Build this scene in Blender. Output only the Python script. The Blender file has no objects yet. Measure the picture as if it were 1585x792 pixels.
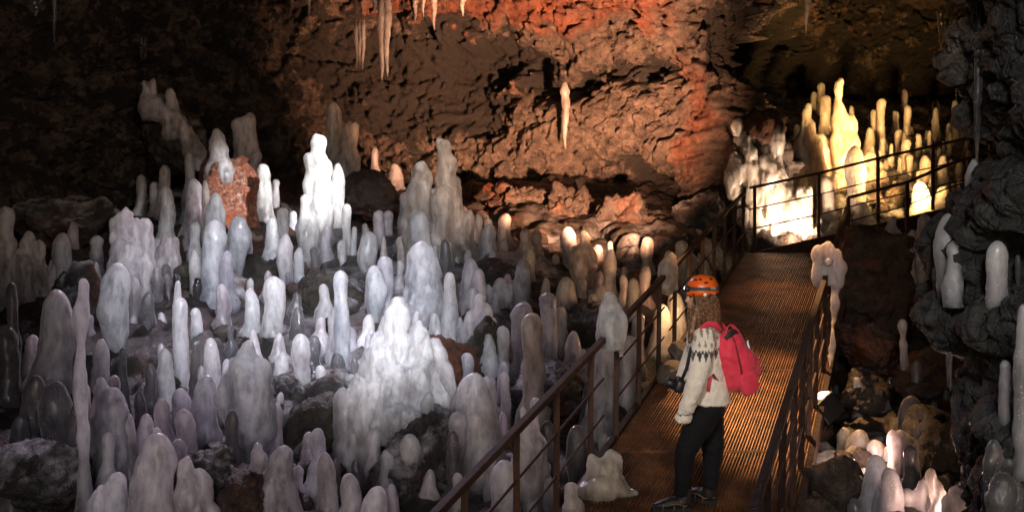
import bpy, bmesh, math, random
import numpy as np
from mathutils import Vector, Matrix

random.seed(7)
scene = bpy.context.scene
COL = scene.collection
R = math.radians

# ------------------------------------------------------------------ camera
F = 1700.0; CX, CY = 792.5, 396.0
PITCH = R(4.5); CAMZ = 2.4
cp, sp_ = math.cos(PITCH), math.sin(PITCH)

def ray(x, y):
    a = (x - CX) / F; b = (CY - y) / F
    return (a, cp + b * sp_, -sp_ + b * cp)

def at(x, y, Y):
    d = ray(x, y); t = Y / d[1]
    return Vector((d[0] * t, Y, CAMZ + d[2] * t))

def proj(P):
    P = np.asarray(P, float)
    X = P[..., 0]; Y = P[..., 1]; Z = P[..., 2] - CAMZ
    dz = Y * cp - Z * sp_
    uy = Y * sp_ + Z * cp
    dz = np.where(np.abs(dz) < 1e-3, 1e-3, dz)
    return CX + F * X / dz, CY - F * uy / dz

# ------------------------------------------------------------------ noise
def _hash(ix, iy, iz, s):
    with np.errstate(over='ignore'):
        h = (ix.astype(np.int64) * 374761393 + iy.astype(np.int64) * 668265263 + iz.astype(np.int64) * 2147483647 + s * 974634777)
        h = h & 0xFFFFFFFF
        h = ((h ^ (h >> 13)) * 1274126177) & 0xFFFFFFFF
        h = ((h ^ (h >> 16)) * 2246822519) & 0xFFFFFFFF
        h = h ^ (h >> 15)
    return (h & 0xFFFFFF) / float(0xFFFFFF)

def vnoise(P, s=0):
    P = np.asarray(P, float)
    i = np.floor(P).astype(np.int64); f = P - i
    u = f * f * f * (f * (f * 6 - 15) + 10)
    r = 0
    for dx in (0, 1):
        wx = u[:, 0] if dx else 1 - u[:, 0]
        for dy in (0, 1):
            wy = u[:, 1] if dy else 1 - u[:, 1]
            for dz in (0, 1):
                wz = u[:, 2] if dz else 1 - u[:, 2]
                r = r + wx * wy * wz * _hash(i[:, 0] + dx, i[:, 1] + dy, i[:, 2] + dz, s)
    return r * 2 - 1

def fbm(P, o=4, s=0, g=.5):
    P = np.asarray(P, float); a = 1; t = 0; n = 0
    for k in range(o):
        t = t + a * vnoise(P * 2 ** k + 17.3 * k, s + k); n += a; a *= g
    return t / n * 1.6

def ridged(P, o=4, s=0, g=.55):
    P = np.asarray(P, float); a = 1; t = 0; n = 0
    for k in range(o):
        t = t + a * (1 - np.abs(vnoise(P * 2 ** k + 9.1 * k, s + k)) * 2); n += a; a *= g
    return t / n

def worley(P, s=0):
    P = np.asarray(P, float)
    i = np.floor(P).astype(np.int64)
    d1 = np.full(len(P), 9.0); d2 = np.full(len(P), 9.0); idv = np.zeros(len(P))
    for dx in (-1, 0, 1):
        for dy in (-1, 0, 1):
            for dz in (-1, 0, 1):
                cx, cy, cz = i[:, 0] + dx, i[:, 1] + dy, i[:, 2] + dz
                q = np.stack([cx + _hash(cx, cy, cz, s), cy + _hash(cx, cy, cz, s + 31), cz + _hash(cx, cy, cz, s + 57)], 1)
                d = np.sqrt(((q - P) ** 2).sum(1))
                n1 = d < d1
                d2 = np.where(n1, d1, np.minimum(d2, d))
                idv = np.where(n1, _hash(cx, cy, cz, s + 91), idv)
                d1 = np.minimum(d1, d)
    return d1, d2, idv

def sstep(a, b, x):
    t = np.clip((x - a) / (b - a), 0, 1)
    return t * t * (3 - 2 * t)

# ------------------------------------------------------------------ mesh helpers
def mesh_obj(name, V, Fc, mat=None, parent=None, smooth=True, attrs=None):
    me = bpy.data.meshes.new(name)
    V = np.asarray(V, float)
    if isinstance(Fc, np.ndarray) and Fc.ndim == 2:
        n, k = Fc.shape
        me.vertices.add(len(V)); me.vertices.foreach_set('co', V.ravel())
        me.loops.add(n * k); me.loops.foreach_set('vertex_index', Fc.ravel().astype(np.int32))
        me.polygons.add(n); me.polygons.foreach_set('loop_start', np.arange(0, n * k, k, dtype=np.int32))
        me.update(calc_edges=True)
    else:
        me.from_pydata([tuple(v) for v in V], [], [tuple(int(i) for i in f) for f in Fc])
    me.validate()
    if smooth:
        me.polygons.foreach_set('use_smooth', np.ones(len(me.polygons), bool))
    if attrs:
        for k, a in attrs.items():
            a = np.asarray(a, float)
            if a.ndim == 1:
                at_ = me.attributes.new(k, 'FLOAT', 'POINT'); at_.data.foreach_set('value', a)
            else:
                at_ = me.attributes.new(k, 'FLOAT_COLOR', 'POINT')
                at_.data.foreach_set('color', np.c_[a, np.ones(len(a))].ravel())
    o = bpy.data.objects.new(name, me); COL.objects.link(o)
    if mat is not None: me.materials.append(mat)
    if parent is not None: o.parent = parent
    return o

def tag(o, label=None, cat=None, group=None, kind=None):
    if label: o['label'] = label
    if cat: o['category'] = cat
    if group: o['group'] = group
    if kind: o['kind'] = kind
    return o

def empty(name, loc=(0, 0, 0)):
    o = bpy.data.objects.new(name, None); COL.objects.link(o); o.location = loc
    o.empty_display_size = .1
    return o

class MB:
    """collects verts and faces for one mesh object"""
    def __init__(s): s.v = []; s.f = []; s.n = 0
    def add(s, V, Fc):
        V = [tuple(v) for v in V]
        s.v += V; s.f += [tuple(i + s.n for i in f) for f in Fc]; s.n += len(V); return s
    def box8(s, P):
        return s.add(P, [(0, 3, 2, 1), (4, 5, 6, 7), (0, 1, 5, 4), (1, 2, 6, 5), (2, 3, 7, 6), (3, 0, 4, 7)])
    def bar(s, a, b, w, h, up=(0, 0, 1)):
        a = Vector(a); b = Vector(b); d = (b - a).normalized()
        up = Vector(up)
        sd = d.cross(up)
        if sd.length < 1e-4: sd = d.cross(Vector((0, 1, 0)))
        sd.normalize(); u = sd.cross(d).normalized()
        P = []
        for c in (a, b):
            for (i, j) in ((-1, -1), (1, -1), (1, 1), (-1, 1)):
                P.append(c + sd * (i * w / 2) + u * (j * h / 2))
        return s.box8(P)
    def tube(s, pts, rad, seg=8, cap=True, ax=None, squash=1.0):
        pts = [Vector(p) for p in pts]; n = len(pts)
        if not hasattr(rad, '__len__'): rad = [rad] * n
        V = []; prev = None
        for i in range(n):
            d = (pts[min(i + 1, n - 1)] - pts[max(i - 1, 0)])
            if d.length < 1e-9: d = Vector((0, 0, 1))
            d.normalize()
            if prev is None:
                a = Vector((1, 0, 0)) if abs(d.x) < .9 else Vector((0, 1, 0))
                if ax is not None: a = Vector(ax)
                e1 = (a - d * a.dot(d)).normalized()
            else:
                e1 = (prev - d * prev.dot(d)).normalized()
            prev = e1; e2 = d.cross(e1)
            rr = rad[i] if hasattr(rad[i], '__len__') else (rad[i], rad[i] * squash)
            for k in range(seg):
                t = 2 * math.pi * k / seg
                V.append(pts[i] + e1 * (math.cos(t) * rr[0]) + e2 * (math.sin(t) * rr[1]))
        Fc = []
        for i in range(n - 1):
            for k in range(seg):
                k2 = (k + 1) % seg
                Fc.append((i * seg + k, i * seg + k2, (i + 1) * seg + k2, (i + 1) * seg + k))
        if cap:
            Fc.append(tuple(range(seg - 1, -1, -1))); Fc.append(tuple((n - 1) * seg + k for k in range(seg)))
        return s.add(V, Fc)
    def ellipsoid(s, c, r, seg=20, rings=14, rot=None, pw=1.0):
        V = []; Fc = []
        def sg(x): return math.copysign(abs(x) ** pw, x)
        for i in range(1, rings):
            p = math.pi * i / rings
            for k in range(seg):
                t = 2 * math.pi * k / seg
                q = Vector((r[0] * sg(math.sin(p)) * sg(math.cos(t)), r[1] * sg(math.sin(p)) * sg(math.sin(t)), r[2] * sg(math.cos(p))))
                if rot is not None: q = rot @ q
                V.append(Vector(c) + q)
        for z in (1, -1):
            q = Vector((0, 0, r[2] * z))
            if rot is not None: q = rot @ q
            V.append(Vector(c) + q)
        nt = (rings - 1) * seg
        for i in range(rings - 2):
            for k in range(seg):
                k2 = (k + 1) % seg
                Fc.append((i * seg + k, (i + 1) * seg + k, (i + 1) * seg + k2, i * seg + k2))
        for k in range(seg):
            k2 = (k + 1) % seg
            Fc.append((nt, k, k2)); Fc.append((nt + 1, (rings - 2) * seg + k2, (rings - 2) * seg + k))
        return s.add(V, Fc)
    def build(s, name, mat=None, parent=None, smooth=False, bevel=0, remesh=0, smoothit=0, sub=0):
        o = mesh_obj(name, s.v, s.f, mat, parent, smooth)
        if bevel:
            m = o.modifiers.new('b', 'BEVEL'); m.width = bevel; m.segments = 2; m.limit_method = 'ANGLE'
        if remesh:
            m = o.modifiers.new('r', 'REMESH'); m.mode = 'VOXEL'; m.voxel_size = remesh; m.use_smooth_shade = True
        if smoothit:
            m = o.modifiers.new('s', 'SMOOTH'); m.iterations = smoothit; m.factor = .5
        if sub:
            m = o.modifiers.new('u', 'SUBSURF'); m.levels = sub; m.render_levels = sub
        return o

def bake(o):
    """apply an object's modifiers; returns its vertices as an array"""
    dg = bpy.context.evaluated_depsgraph_get()
    dg.update()
    me = bpy.data.meshes.new_from_object(o.evaluated_get(dg))
    old = o.data; o.modifiers.clear(); o.data = me
    me.name = old.name; bpy.data.meshes.remove(old)
    me.polygons.foreach_set('use_smooth', np.ones(len(me.polygons), bool))
    return get_v(o)

def get_v(o):
    a = np.empty(len(o.data.vertices) * 3); o.data.vertices.foreach_get('co', a); return a.reshape(-1, 3)
def get_n(o):
    a = np.empty(len(o.data.vertices) * 3, np.float32); o.data.vertex_normals.foreach_get('vector', a); return a.reshape(-1, 3)
def set_v(o, V):
    o.data.vertices.foreach_set('co', np.asarray(V, float).ravel()); o.data.update()

# ------------------------------------------------------------------ materials
class NT:
    def __init__(s, name):
        s.m = bpy.data.materials.new(name); s.m.use_nodes = True
        s.t = s.m.node_tree; s.b = s.t.nodes['Principled BSDF']; s.out = s.t.nodes['Material Output']
    def n(s, k, **kw):
        x = s.t.nodes.new(k)
        for a, b in kw.items():
            if a.startswith('i_'):
                key = a[2:]; key = int(key) if key.isdigit() else key.replace('_', ' ')
                if isinstance(b, bpy.types.NodeSocket): s.t.links.new(b, x.inputs[key])
                else: x.inputs[key].default_value = b
            else: setattr(x, a, b)
        return x
    def l(s, a, b): s.t.links.new(a, b)
    def ramp(s, fac, stops):
        r = s.n('ShaderNodeValToRGB'); s.l(fac, r.inputs[0])
        e = r.color_ramp.elements
        while len(e) < len(stops): e.new(.5)
        for i, (p, c) in enumerate(stops):
            e[i].position = p; e[i].color = (*c, 1) if hasattr(c, '__len__') else (c, c, c, 1)
        return r.outputs[0]
    def noise(s, sc, det=6, rough=.6, vec=None, dist=0):
        x = s.n('ShaderNodeTexNoise', i_Scale=sc, i_Detail=det, i_Roughness=rough, i_Distortion=dist)
        if vec is not None: s.l(vec, x.inputs['Vector'])
        return x.outputs['Fac']
    def vor(s, sc, vec=None, feat='F1'):
        x = s.n('ShaderNodeTexVoronoi', i_Scale=sc, feature=feat)
        if vec is not None: s.l(vec, x.inputs['Vector'])
        return x.outputs['Distance']
    def mix(s, fac, a, b, mode='MIX'):
        x = s.n('ShaderNodeMix', data_type='RGBA', blend_type=mode)
        for i, v in ((0, fac), (6, a), (7, b)):
            if isinstance(v, bpy.types.NodeSocket): s.l(v, x.inputs[i])
            else: x.inputs[i].default_value = v if i == 0 else (*v, 1)
        return x.outputs[2]
    def math(s, op, a, b=0, clamp=False):
        x = s.n('ShaderNodeMath', operation=op, use_clamp=clamp)
        for i, v in ((0, a), (1, b)):
            if isinstance(v, bpy.types.NodeSocket): s.l(v, x.inputs[i])
            else: x.inputs[i].default_value = v
        return x.outputs[0]
    def attr(s, name): return s.n('ShaderNodeAttribute', attribute_name=name)
    def bump(s, h, st=.5, dist=.02, nrm=None):
        x = s.n('ShaderNodeBump', i_Strength=st, i_Distance=dist); s.l(h, x.inputs['Height'])
        if nrm is not None: s.l(nrm, x.inputs['Normal'])
        return x.outputs[0]
    def set(s, **kw):
        for a, v in kw.items():
            k = a.replace('_', ' ')
            if isinstance(v, bpy.types.NodeSocket): s.l(v, s.b.inputs[k])
            elif hasattr(v, '__len__') and len(v) == 3 and s.b.inputs[k].type == 'RGBA': s.b.inputs[k].default_value = (*v, 1)
            else: s.b.inputs[k].default_value = v
        return s
    def pos(s): return s.n('ShaderNodeNewGeometry').outputs['Position']
    def objc(s): return s.n('ShaderNodeTexCoord').outputs['Object']

def ice_mat(name, lo, hi, sss=1.0, scale=.3, rough=(.16, .45), trans=.1, clear=.6):
    """cloudy ice: milky at the top, clearer and darker towards its foot, with frost grains, and white dots for air bubbles and painted sparkle"""
    t = NT(name); p = t.pos()
    mp = t.n('ShaderNodeMapping'); t.l(p, mp.inputs[0]); mp.inputs['Scale'].default_value = (1, 1, .4)
    big = t.noise(2.8, 4, .6, mp.outputs[0]); fine = t.noise(13, 5, .65, mp.outputs[0]); gr = t.noise(120, 3, .7, p)
    spk = t.ramp(t.vor(75, p), [(.12, 0.0), (.42, 1.0)])
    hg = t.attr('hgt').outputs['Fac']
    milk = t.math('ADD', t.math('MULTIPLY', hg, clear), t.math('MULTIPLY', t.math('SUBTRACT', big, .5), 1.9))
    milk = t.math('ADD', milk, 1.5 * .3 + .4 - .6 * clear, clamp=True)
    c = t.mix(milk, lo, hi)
    c = t.mix(1.0, c, t.ramp(fine, [(.34, .58), (.56, 1.0)]), 'MULTIPLY')
    clus = t.ramp(t.noise(6, 3, .6, p), [(.5, 0.0), (.62, 1.0)])
    bub_glint = t.math('MULTIPLY', t.ramp(t.vor(48, p), [(.14, 1.0), (.26, 0.0)]), clus); c = t.mix(t.math('MULTIPLY', bub_glint, .8), c, (.97, .97, .98))  # white dots: air bubbles, and sparkle painted into the colour
    oi = t.n('ShaderNodeObjectInfo').outputs['Random']
    tint = t.ramp(oi, [(0, (.91, .87, .93)), (.5, (1, 1, 1)), (1, (.84, .89, .98))])
    c = t.mix(1.0, c, tint, 'MULTIPLY')
    h = t.math('ADD', t.math('MULTIPLY', fine, .8), t.math('MULTIPLY', gr, .09))
    tr = t.math('ADD', t.math('MULTIPLY', t.math('SUBTRACT', 1.0, milk), .5), trans, clamp=True)
    t.set(Base_Color=c, Roughness=rough[1] * .6, IOR=1.31,
          Subsurface_Weight=sss, Subsurface_Radius=(1.0, .93, .9), Subsurface_Scale=scale,
          Normal=t.bump(h, .5, .02), Transmission_Weight=tr, Sheen_Weight=.35, Sheen_Roughness=.35, Coat_Weight=.4, Coat_Roughness=.07, Coat_Normal=t.bump(t.math('ADD', t.math('MULTIPLY', t.vor(60, p), .5), fine), .55, .01))
    return t.m

def rock_mat(name, c0, c1, c2, red=None, rough=(.35, .75), frost=None, scale=1.0, redlv=(.52, .66)):
    t = NT(name); p = t.pos()
    n1 = t.noise(1.3 * scale, 7, .65, p, .4); n2 = t.noise(7 * scale, 7, .7, p); n3 = t.noise(40 * scale, 4, .7, p)
    c = t.ramp(n2, [(.28, c0), (.5, c1), (.72, c2)])
    if red is not None:
        rf = t.ramp(t.math('ADD', t.math('MULTIPLY', n1, .75), t.math('MULTIPLY', n2, .25)), [(redlv[0], 0.0), (redlv[1], 1.0)])
        c = t.mix(rf, c, red)
    cracks = t.vor(5 * scale, t.n('ShaderNodeVectorMath', operation='ADD', i_0=p, i_1=t.n('ShaderNodeTexNoise', i_Scale=3.0).outputs['Color']).outputs[0], 'DISTANCE_TO_EDGE')
    h = t.math('ADD', t.math('MULTIPLY', n2, 1.0), t.math('MULTIPLY', n3, .3))
    h = t.math('ADD', h, t.math('MULTIPLY', t.ramp(cracks, [(0, 0.0), (.06, 1.0)]), .2))
    rg = t.ramp(n3, [(.3, rough[0]), (.7, rough[1])])
    if frost is not None:
        ff = t.ramp(t.noise(2.2, 6, .7, p), [(frost[0], 0.0), (frost[1], 1.0)])
        nz = t.n('ShaderNodeSeparateXYZ'); t.l(t.n('ShaderNodeNewGeometry').outputs['Normal'], nz.inputs[0])
        up = t.ramp(nz.outputs[2], [(.1, .15), (.75, 1.0)])
        ff = t.math('MULTIPLY', ff, up)
        c = t.mix(ff, c, (.58, .59, .62))
        rg = t.mix(ff, rg, (.3, .3, .3))
    t.set(Base_Color=c, Roughness=rg, Normal=t.bump(h, .9, .06))
    return t.m

def plain_mat(name, c, rough=.6, metal=0., nsc=0, nst=.2, c2=None, **kw):
    t = NT(name)
    if nsc:
        p = t.objc(); nn = t.noise(nsc, 5, .65, p)
        t.set(Normal=t.bump(nn, nst, .01))
        if c2 is not None: c = t.mix(t.ramp(nn, [(.35, 0.0), (.65, 1.0)]), c, c2)
    t.set(Base_Color=c, Roughness=rough, Metallic=metal, **kw)
    return t.m

M = {}
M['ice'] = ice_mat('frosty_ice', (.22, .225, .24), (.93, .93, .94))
M['ice_dim'] = ice_mat('dim_lit_ice', (.13, .122, .13), (.68, .65, .68), sss=.95, scale=.22)  # darker copy of the ice; dimly lit columns are dim by colour
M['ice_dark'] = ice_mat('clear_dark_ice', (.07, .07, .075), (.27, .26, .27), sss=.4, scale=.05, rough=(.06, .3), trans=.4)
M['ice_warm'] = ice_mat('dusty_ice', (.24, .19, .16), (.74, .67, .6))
M['rock'] = rock_mat('dark_lava_rock', (.012, .011, .011), (.035, .031, .029), (.085, .075, .068), red=(.11, .035, .018), frost=(.46, .66))
M['rock_dry'] = rock_mat('brown_lava_rock', (.02, .016, .014), (.06, .045, .038), (.14, .105, .085), red=(.17, .055, .025))
M['rock_red'] = rock_mat('red_lava_rock', (.03, .014, .009), (.11, .045, .026), (.22, .12, .08), red=(.18, .06, .03), redlv=(.4, .6), scale=2.0)
M['rock_crust'] = rock_mat('crusted_red_rock', (.06, .02, .012), (.26, .1, .06), (.66, .56, .5), red=(.34, .085, .035), redlv=(.45, .62), scale=2.6)
M['rock_tan'] = rock_mat('tan_stone', (.16, .125, .1), (.26, .21, .17), (.36, .3, .25), scale=2)
M['rock_olive'] = rock_mat('olive_rock', (.02, .018, .013), (.05, .045, .033), (.11, .1, .075), red=(.12, .05, .02), redlv=(.6, .72))
M['rock_grey'] = rock_mat('wet_grey_rock', (.014, .014, .014), (.05, .05, .049), (.13, .128, .122), red=(.13, .042, .02), redlv=(.6, .7), rough=(.2, .55), scale=1.5)

def rust_mat():
    t = NT('rusted_steel'); p = t.objc()
    n1 = t.noise(6, 6, .7, p); n2 = t.noise(60, 4, .7, p)
    c = t.ramp(n1, [(.3, (.03, .013, .009)), (.5, (.06, .023, .013)), (.7, (.12, .046, .022))])
    c = t.mix(t.ramp(n2, [(.4, 0.0), (.7, .5)]), c, (.05, .035, .03))
    t.set(Base_Color=c, Roughness=t.ramp(n2, [(.3, .6), (.7, .85)]), Metallic=0.0, Normal=t.bump(n2, .35, .004))
    return t.m
M['rust'] = rust_mat()
M['rust_shaded'] = rock_mat('shaded_rusted_steel', (.02, .009, .006), (.045, .018, .011), (.08, .034, .019), rough=(.6, .85), scale=3)  # darker copy of the rust, its unlit look put into the colour
def grate_mat():
    t = NT('grating_steel'); p = t.pos()
    n1 = t.noise(3, 5, .7, p); n2 = t.noise(40, 4, .7, p)
    c = t.ramp(n1, [(.35, (.045, .028, .02)), (.52, (.15, .07, .035)), (.68, (.28, .13, .05))])
    t.set(Base_Color=c, Roughness=t.ramp(n2, [(.3, .3), (.7, .5)]), Metallic=.6)
    return t.m
M['grate'] = grate_mat()
# ------------------------------------------------------------------ walkway geometry (used by the terrain too)
def path_L(Y): return .457 + .3504 * (Y - 7.8)
def path_R(Y): return 2.06 + .3504 * (Y - 7.8)
def path_z(Y): return .004 + .1258 * (Y - 7.8)

# ------------------------------------------------------------------ terrain height
def hz(X, Y):
    X = np.asarray(X, float); Y = np.asarray(Y, float)
    zl = np.interp(Y, [2, 6, 8.5, 11, 14, 17, 20, 23], [-.95, -.7, -.25, .15, .85, 1.5, 2.1, 2.6])
    zp = np.interp(Y, [3, 6, 8, 13, 15, 16.5], [-.6, -.25, -.1, .1, .3, .6])
    zr = np.interp(Y, [16, 17.5, 18.5, 20, 23, 27], [.6, 1.2, 1.7, 2.0, 3.2, 4.2])
    zu = path_z(Y) - .4
    wl = sstep(0.05, .7, path_L(Y) - X)
    wr = sstep(0.05, .7, X - path_R(Y))
    z = wl * zl + wr * zp + (1 - wl - wr) * np.minimum(zu, np.where(X < (path_L(Y) + path_R(Y)) / 2, zl, zp))
    ch = sstep(16.0, 17.6, Y) * sstep(2.6, 3.8, X)
    z = z * (1 - ch) + zr * ch
    back = sstep(17.5, 18.5, Y) * (1 - ch)
    z = z * (1 - back) + zl * back
    return z

def ground(x, y, y0=4.0, y1=30):
    """where the view line through photo point (x, y) meets the bare terrain"""
    d = ray(x, y); Y = np.arange(y0, y1, .02); t = Y / d[1]
    X = d[0] * t; Z = CAMZ + d[2] * t
    k = np.nonzero(Z < hz(X, Y))[0]
    Yg = Y[k[0]] if len(k) else 22.0
    return at(x, y, Yg)

# ------------------------------------------------------------------ cave floor
def cave_floor():
    xs = np.arange(-9.5, 14, .065); ys = np.arange(1.0, 27.2, .065)
    X, Y = np.meshgrid(xs, ys); X = X.ravel(); Y = Y.ravel()
    Z = hz(X, Y)
    P = np.stack([X, Y, Z * .5], 1)
    wv = np.stack([fbm(P * .9, 3, 5), fbm(P * .9, 3, 8), 0 * X], 1) * .35
    d1, d2, idv = worley((P + wv) * np.array([1.25, 1.25, 1.25]), 3)
    e1, e2, ide = worley((P + wv) * 3.2, 13)
    n = (idv - .55) * .26 + (ide - .5) * .11 + fbm(P * 4, 4, 21) * .05 + sstep(0, .16, d2 - d1) * .08 + sstep(0, .2, e2 - e1) * .03 - .1
    Z2 = Z + n
    under = (X > path_L(Y) - .12) & (X < path_R(Y) + .12) & (Y < 17.6)
    Z2 = np.where(under, np.minimum(Z2, path_z(Y) - .2), Z2)
    nx, ny = len(xs), len(ys)
    i = np.arange(nx * ny).reshape(ny, nx)
    Fc = np.stack([i[:-1, :-1], i[:-1, 1:], i[1:, 1:], i[1:, :-1]], -1).reshape(-1, 4)
    left = sstep(.3, 1.2, path_L(Y) - X)
    gl = np.clip(left * sstep(19.5, 15, Y) * (.5 + fbm(P * 1.4, 4, 77) * 1.1) + sstep(17, 18.5, Y) * sstep(3.5, 5, X) * .9, 0, 1)  # ice glaze; the far chamber term also lightens the unlit floor by colour
    gl = gl * np.maximum(sstep(-4.8, -2.8, X - .18 * (Y - 8)), sstep(17, 18, Y))
    o = mesh_obj('cave_floor', np.stack([X, Y, Z2], 1), Fc, M['floor'], attrs={'glaze_light': gl})
    tag(o, kind='structure')

def floor_mat():
    t = NT('cave_floor_rock'); p = t.pos()
    n1 = t.noise(1.3, 7, .65, p, .4); n2 = t.noise(6, 8, .7, p); n3 = t.noise(45, 4, .7, p)
    c = t.ramp(n2, [(.3, (.012, .011, .01)), (.52, (.035, .03, .027)), (.72, (.09, .078, .068))])
    c = t.mix(t.ramp(n1, [(.52, 0.0), (.68, 1.0)]), c, (.1, .036, .02))
    g = t.attr('glaze_light').outputs['Fac']
    gm = t.math('MULTIPLY', g, t.ramp(t.noise(3.1, 7, .72, p), [(.42, 0.0), (.62, 1.0)]))
    c = t.mix(gm, c, (.42, .43, .46))
    h = t.math('ADD', n2, t.math('MULTIPLY', n3, .3))
    t.set(Base_Color=c, Roughness=t.ramp(n3, [(.35, .25), (.65, .65)]), Normal=t.bump(h, .9, .06))
    return t.m
M['floor'] = floor_mat()

# ------------------------------------------------------------------ cave walls
def catmull(P, n):
    P = np.asarray(P, float); out = []
    Q = np.vstack([2 * P[0] - P[1], P, 2 * P[-1] - P[-2]])
    for k in range(1, len(Q) - 2):
        t = np.linspace(0, 1, n, endpoint=False)[:, None]
        a, b, c, d = Q[k - 1], Q[k], Q[k + 1], Q[k + 2]
        out.append(.5 * (2 * b + (c - a) * t + (2 * a - 5 * b + 4 * c - d) * t ** 2 + (3 * b - a - 3 * c + d) * t ** 3))
    out.append(P[-1:]); return np.vstack(out)

def G(px, py, x, y, rx, ry, pw=2):
    return np.exp(-((np.abs(px - x) / rx) ** pw + (np.abs(py - y) / ry) ** pw))

def wall_mat():
    t = NT('cave_wall_rock'); p = t.pos()
    n1 = t.noise(1.1, 8, .68, p, .5); n2 = t.noise(5, 9, .72, p, .2); n3 = t.noise(34, 5, .72, p)
    c = t.ramp(t.math('ADD', t.math('MULTIPLY', n2, .62), t.math('MULTIPLY', n3, .38)), [(.36, (.014, .012, .011)), (.46, (.075, .058, .048)), (.56, (.18, .135, .11)), (.68, (.34, .265, .22))])
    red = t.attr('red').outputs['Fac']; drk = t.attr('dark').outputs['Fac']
    rc = t.ramp(n2, [(.3, (.06, .015, .008)), (.5, (.2, .058, .028)), (.72, (.36, .15, .085))])
    rf = t.math('ADD', red, t.math('MULTIPLY', t.math('SUBTRACT', n1, .5), 1.6), clamp=True)
    c = t.mix(rf, c, rc)
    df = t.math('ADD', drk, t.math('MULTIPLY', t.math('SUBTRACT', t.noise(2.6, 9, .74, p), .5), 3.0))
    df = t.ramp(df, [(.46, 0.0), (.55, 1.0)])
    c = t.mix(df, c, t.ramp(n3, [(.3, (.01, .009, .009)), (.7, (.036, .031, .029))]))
    w = t.n('ShaderNodeVectorMath', operation='ADD', i_0=p, i_1=t.n('ShaderNodeTexNoise', i_Scale=2.4, i_Detail=5.0).outputs['Color'])
    ck = t.vor(4, w.outputs[0], 'DISTANCE_TO_EDGE')
    h = t.math('ADD', n2, t.math('MULTIPLY', n3, .6))
    h = t.math('ADD', h, t.math('MULTIPLY', t.ramp(ck, [(0, 0.0), (.05, 1.0)]), .18))
    t.set(Base_Color=c, Roughness=t.ramp(n3, [(.35, .45), (.65, .8)]), Normal=t.bump(h, 1.0, .09))
    return t.m
M['wall'] = wall_mat()

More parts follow.
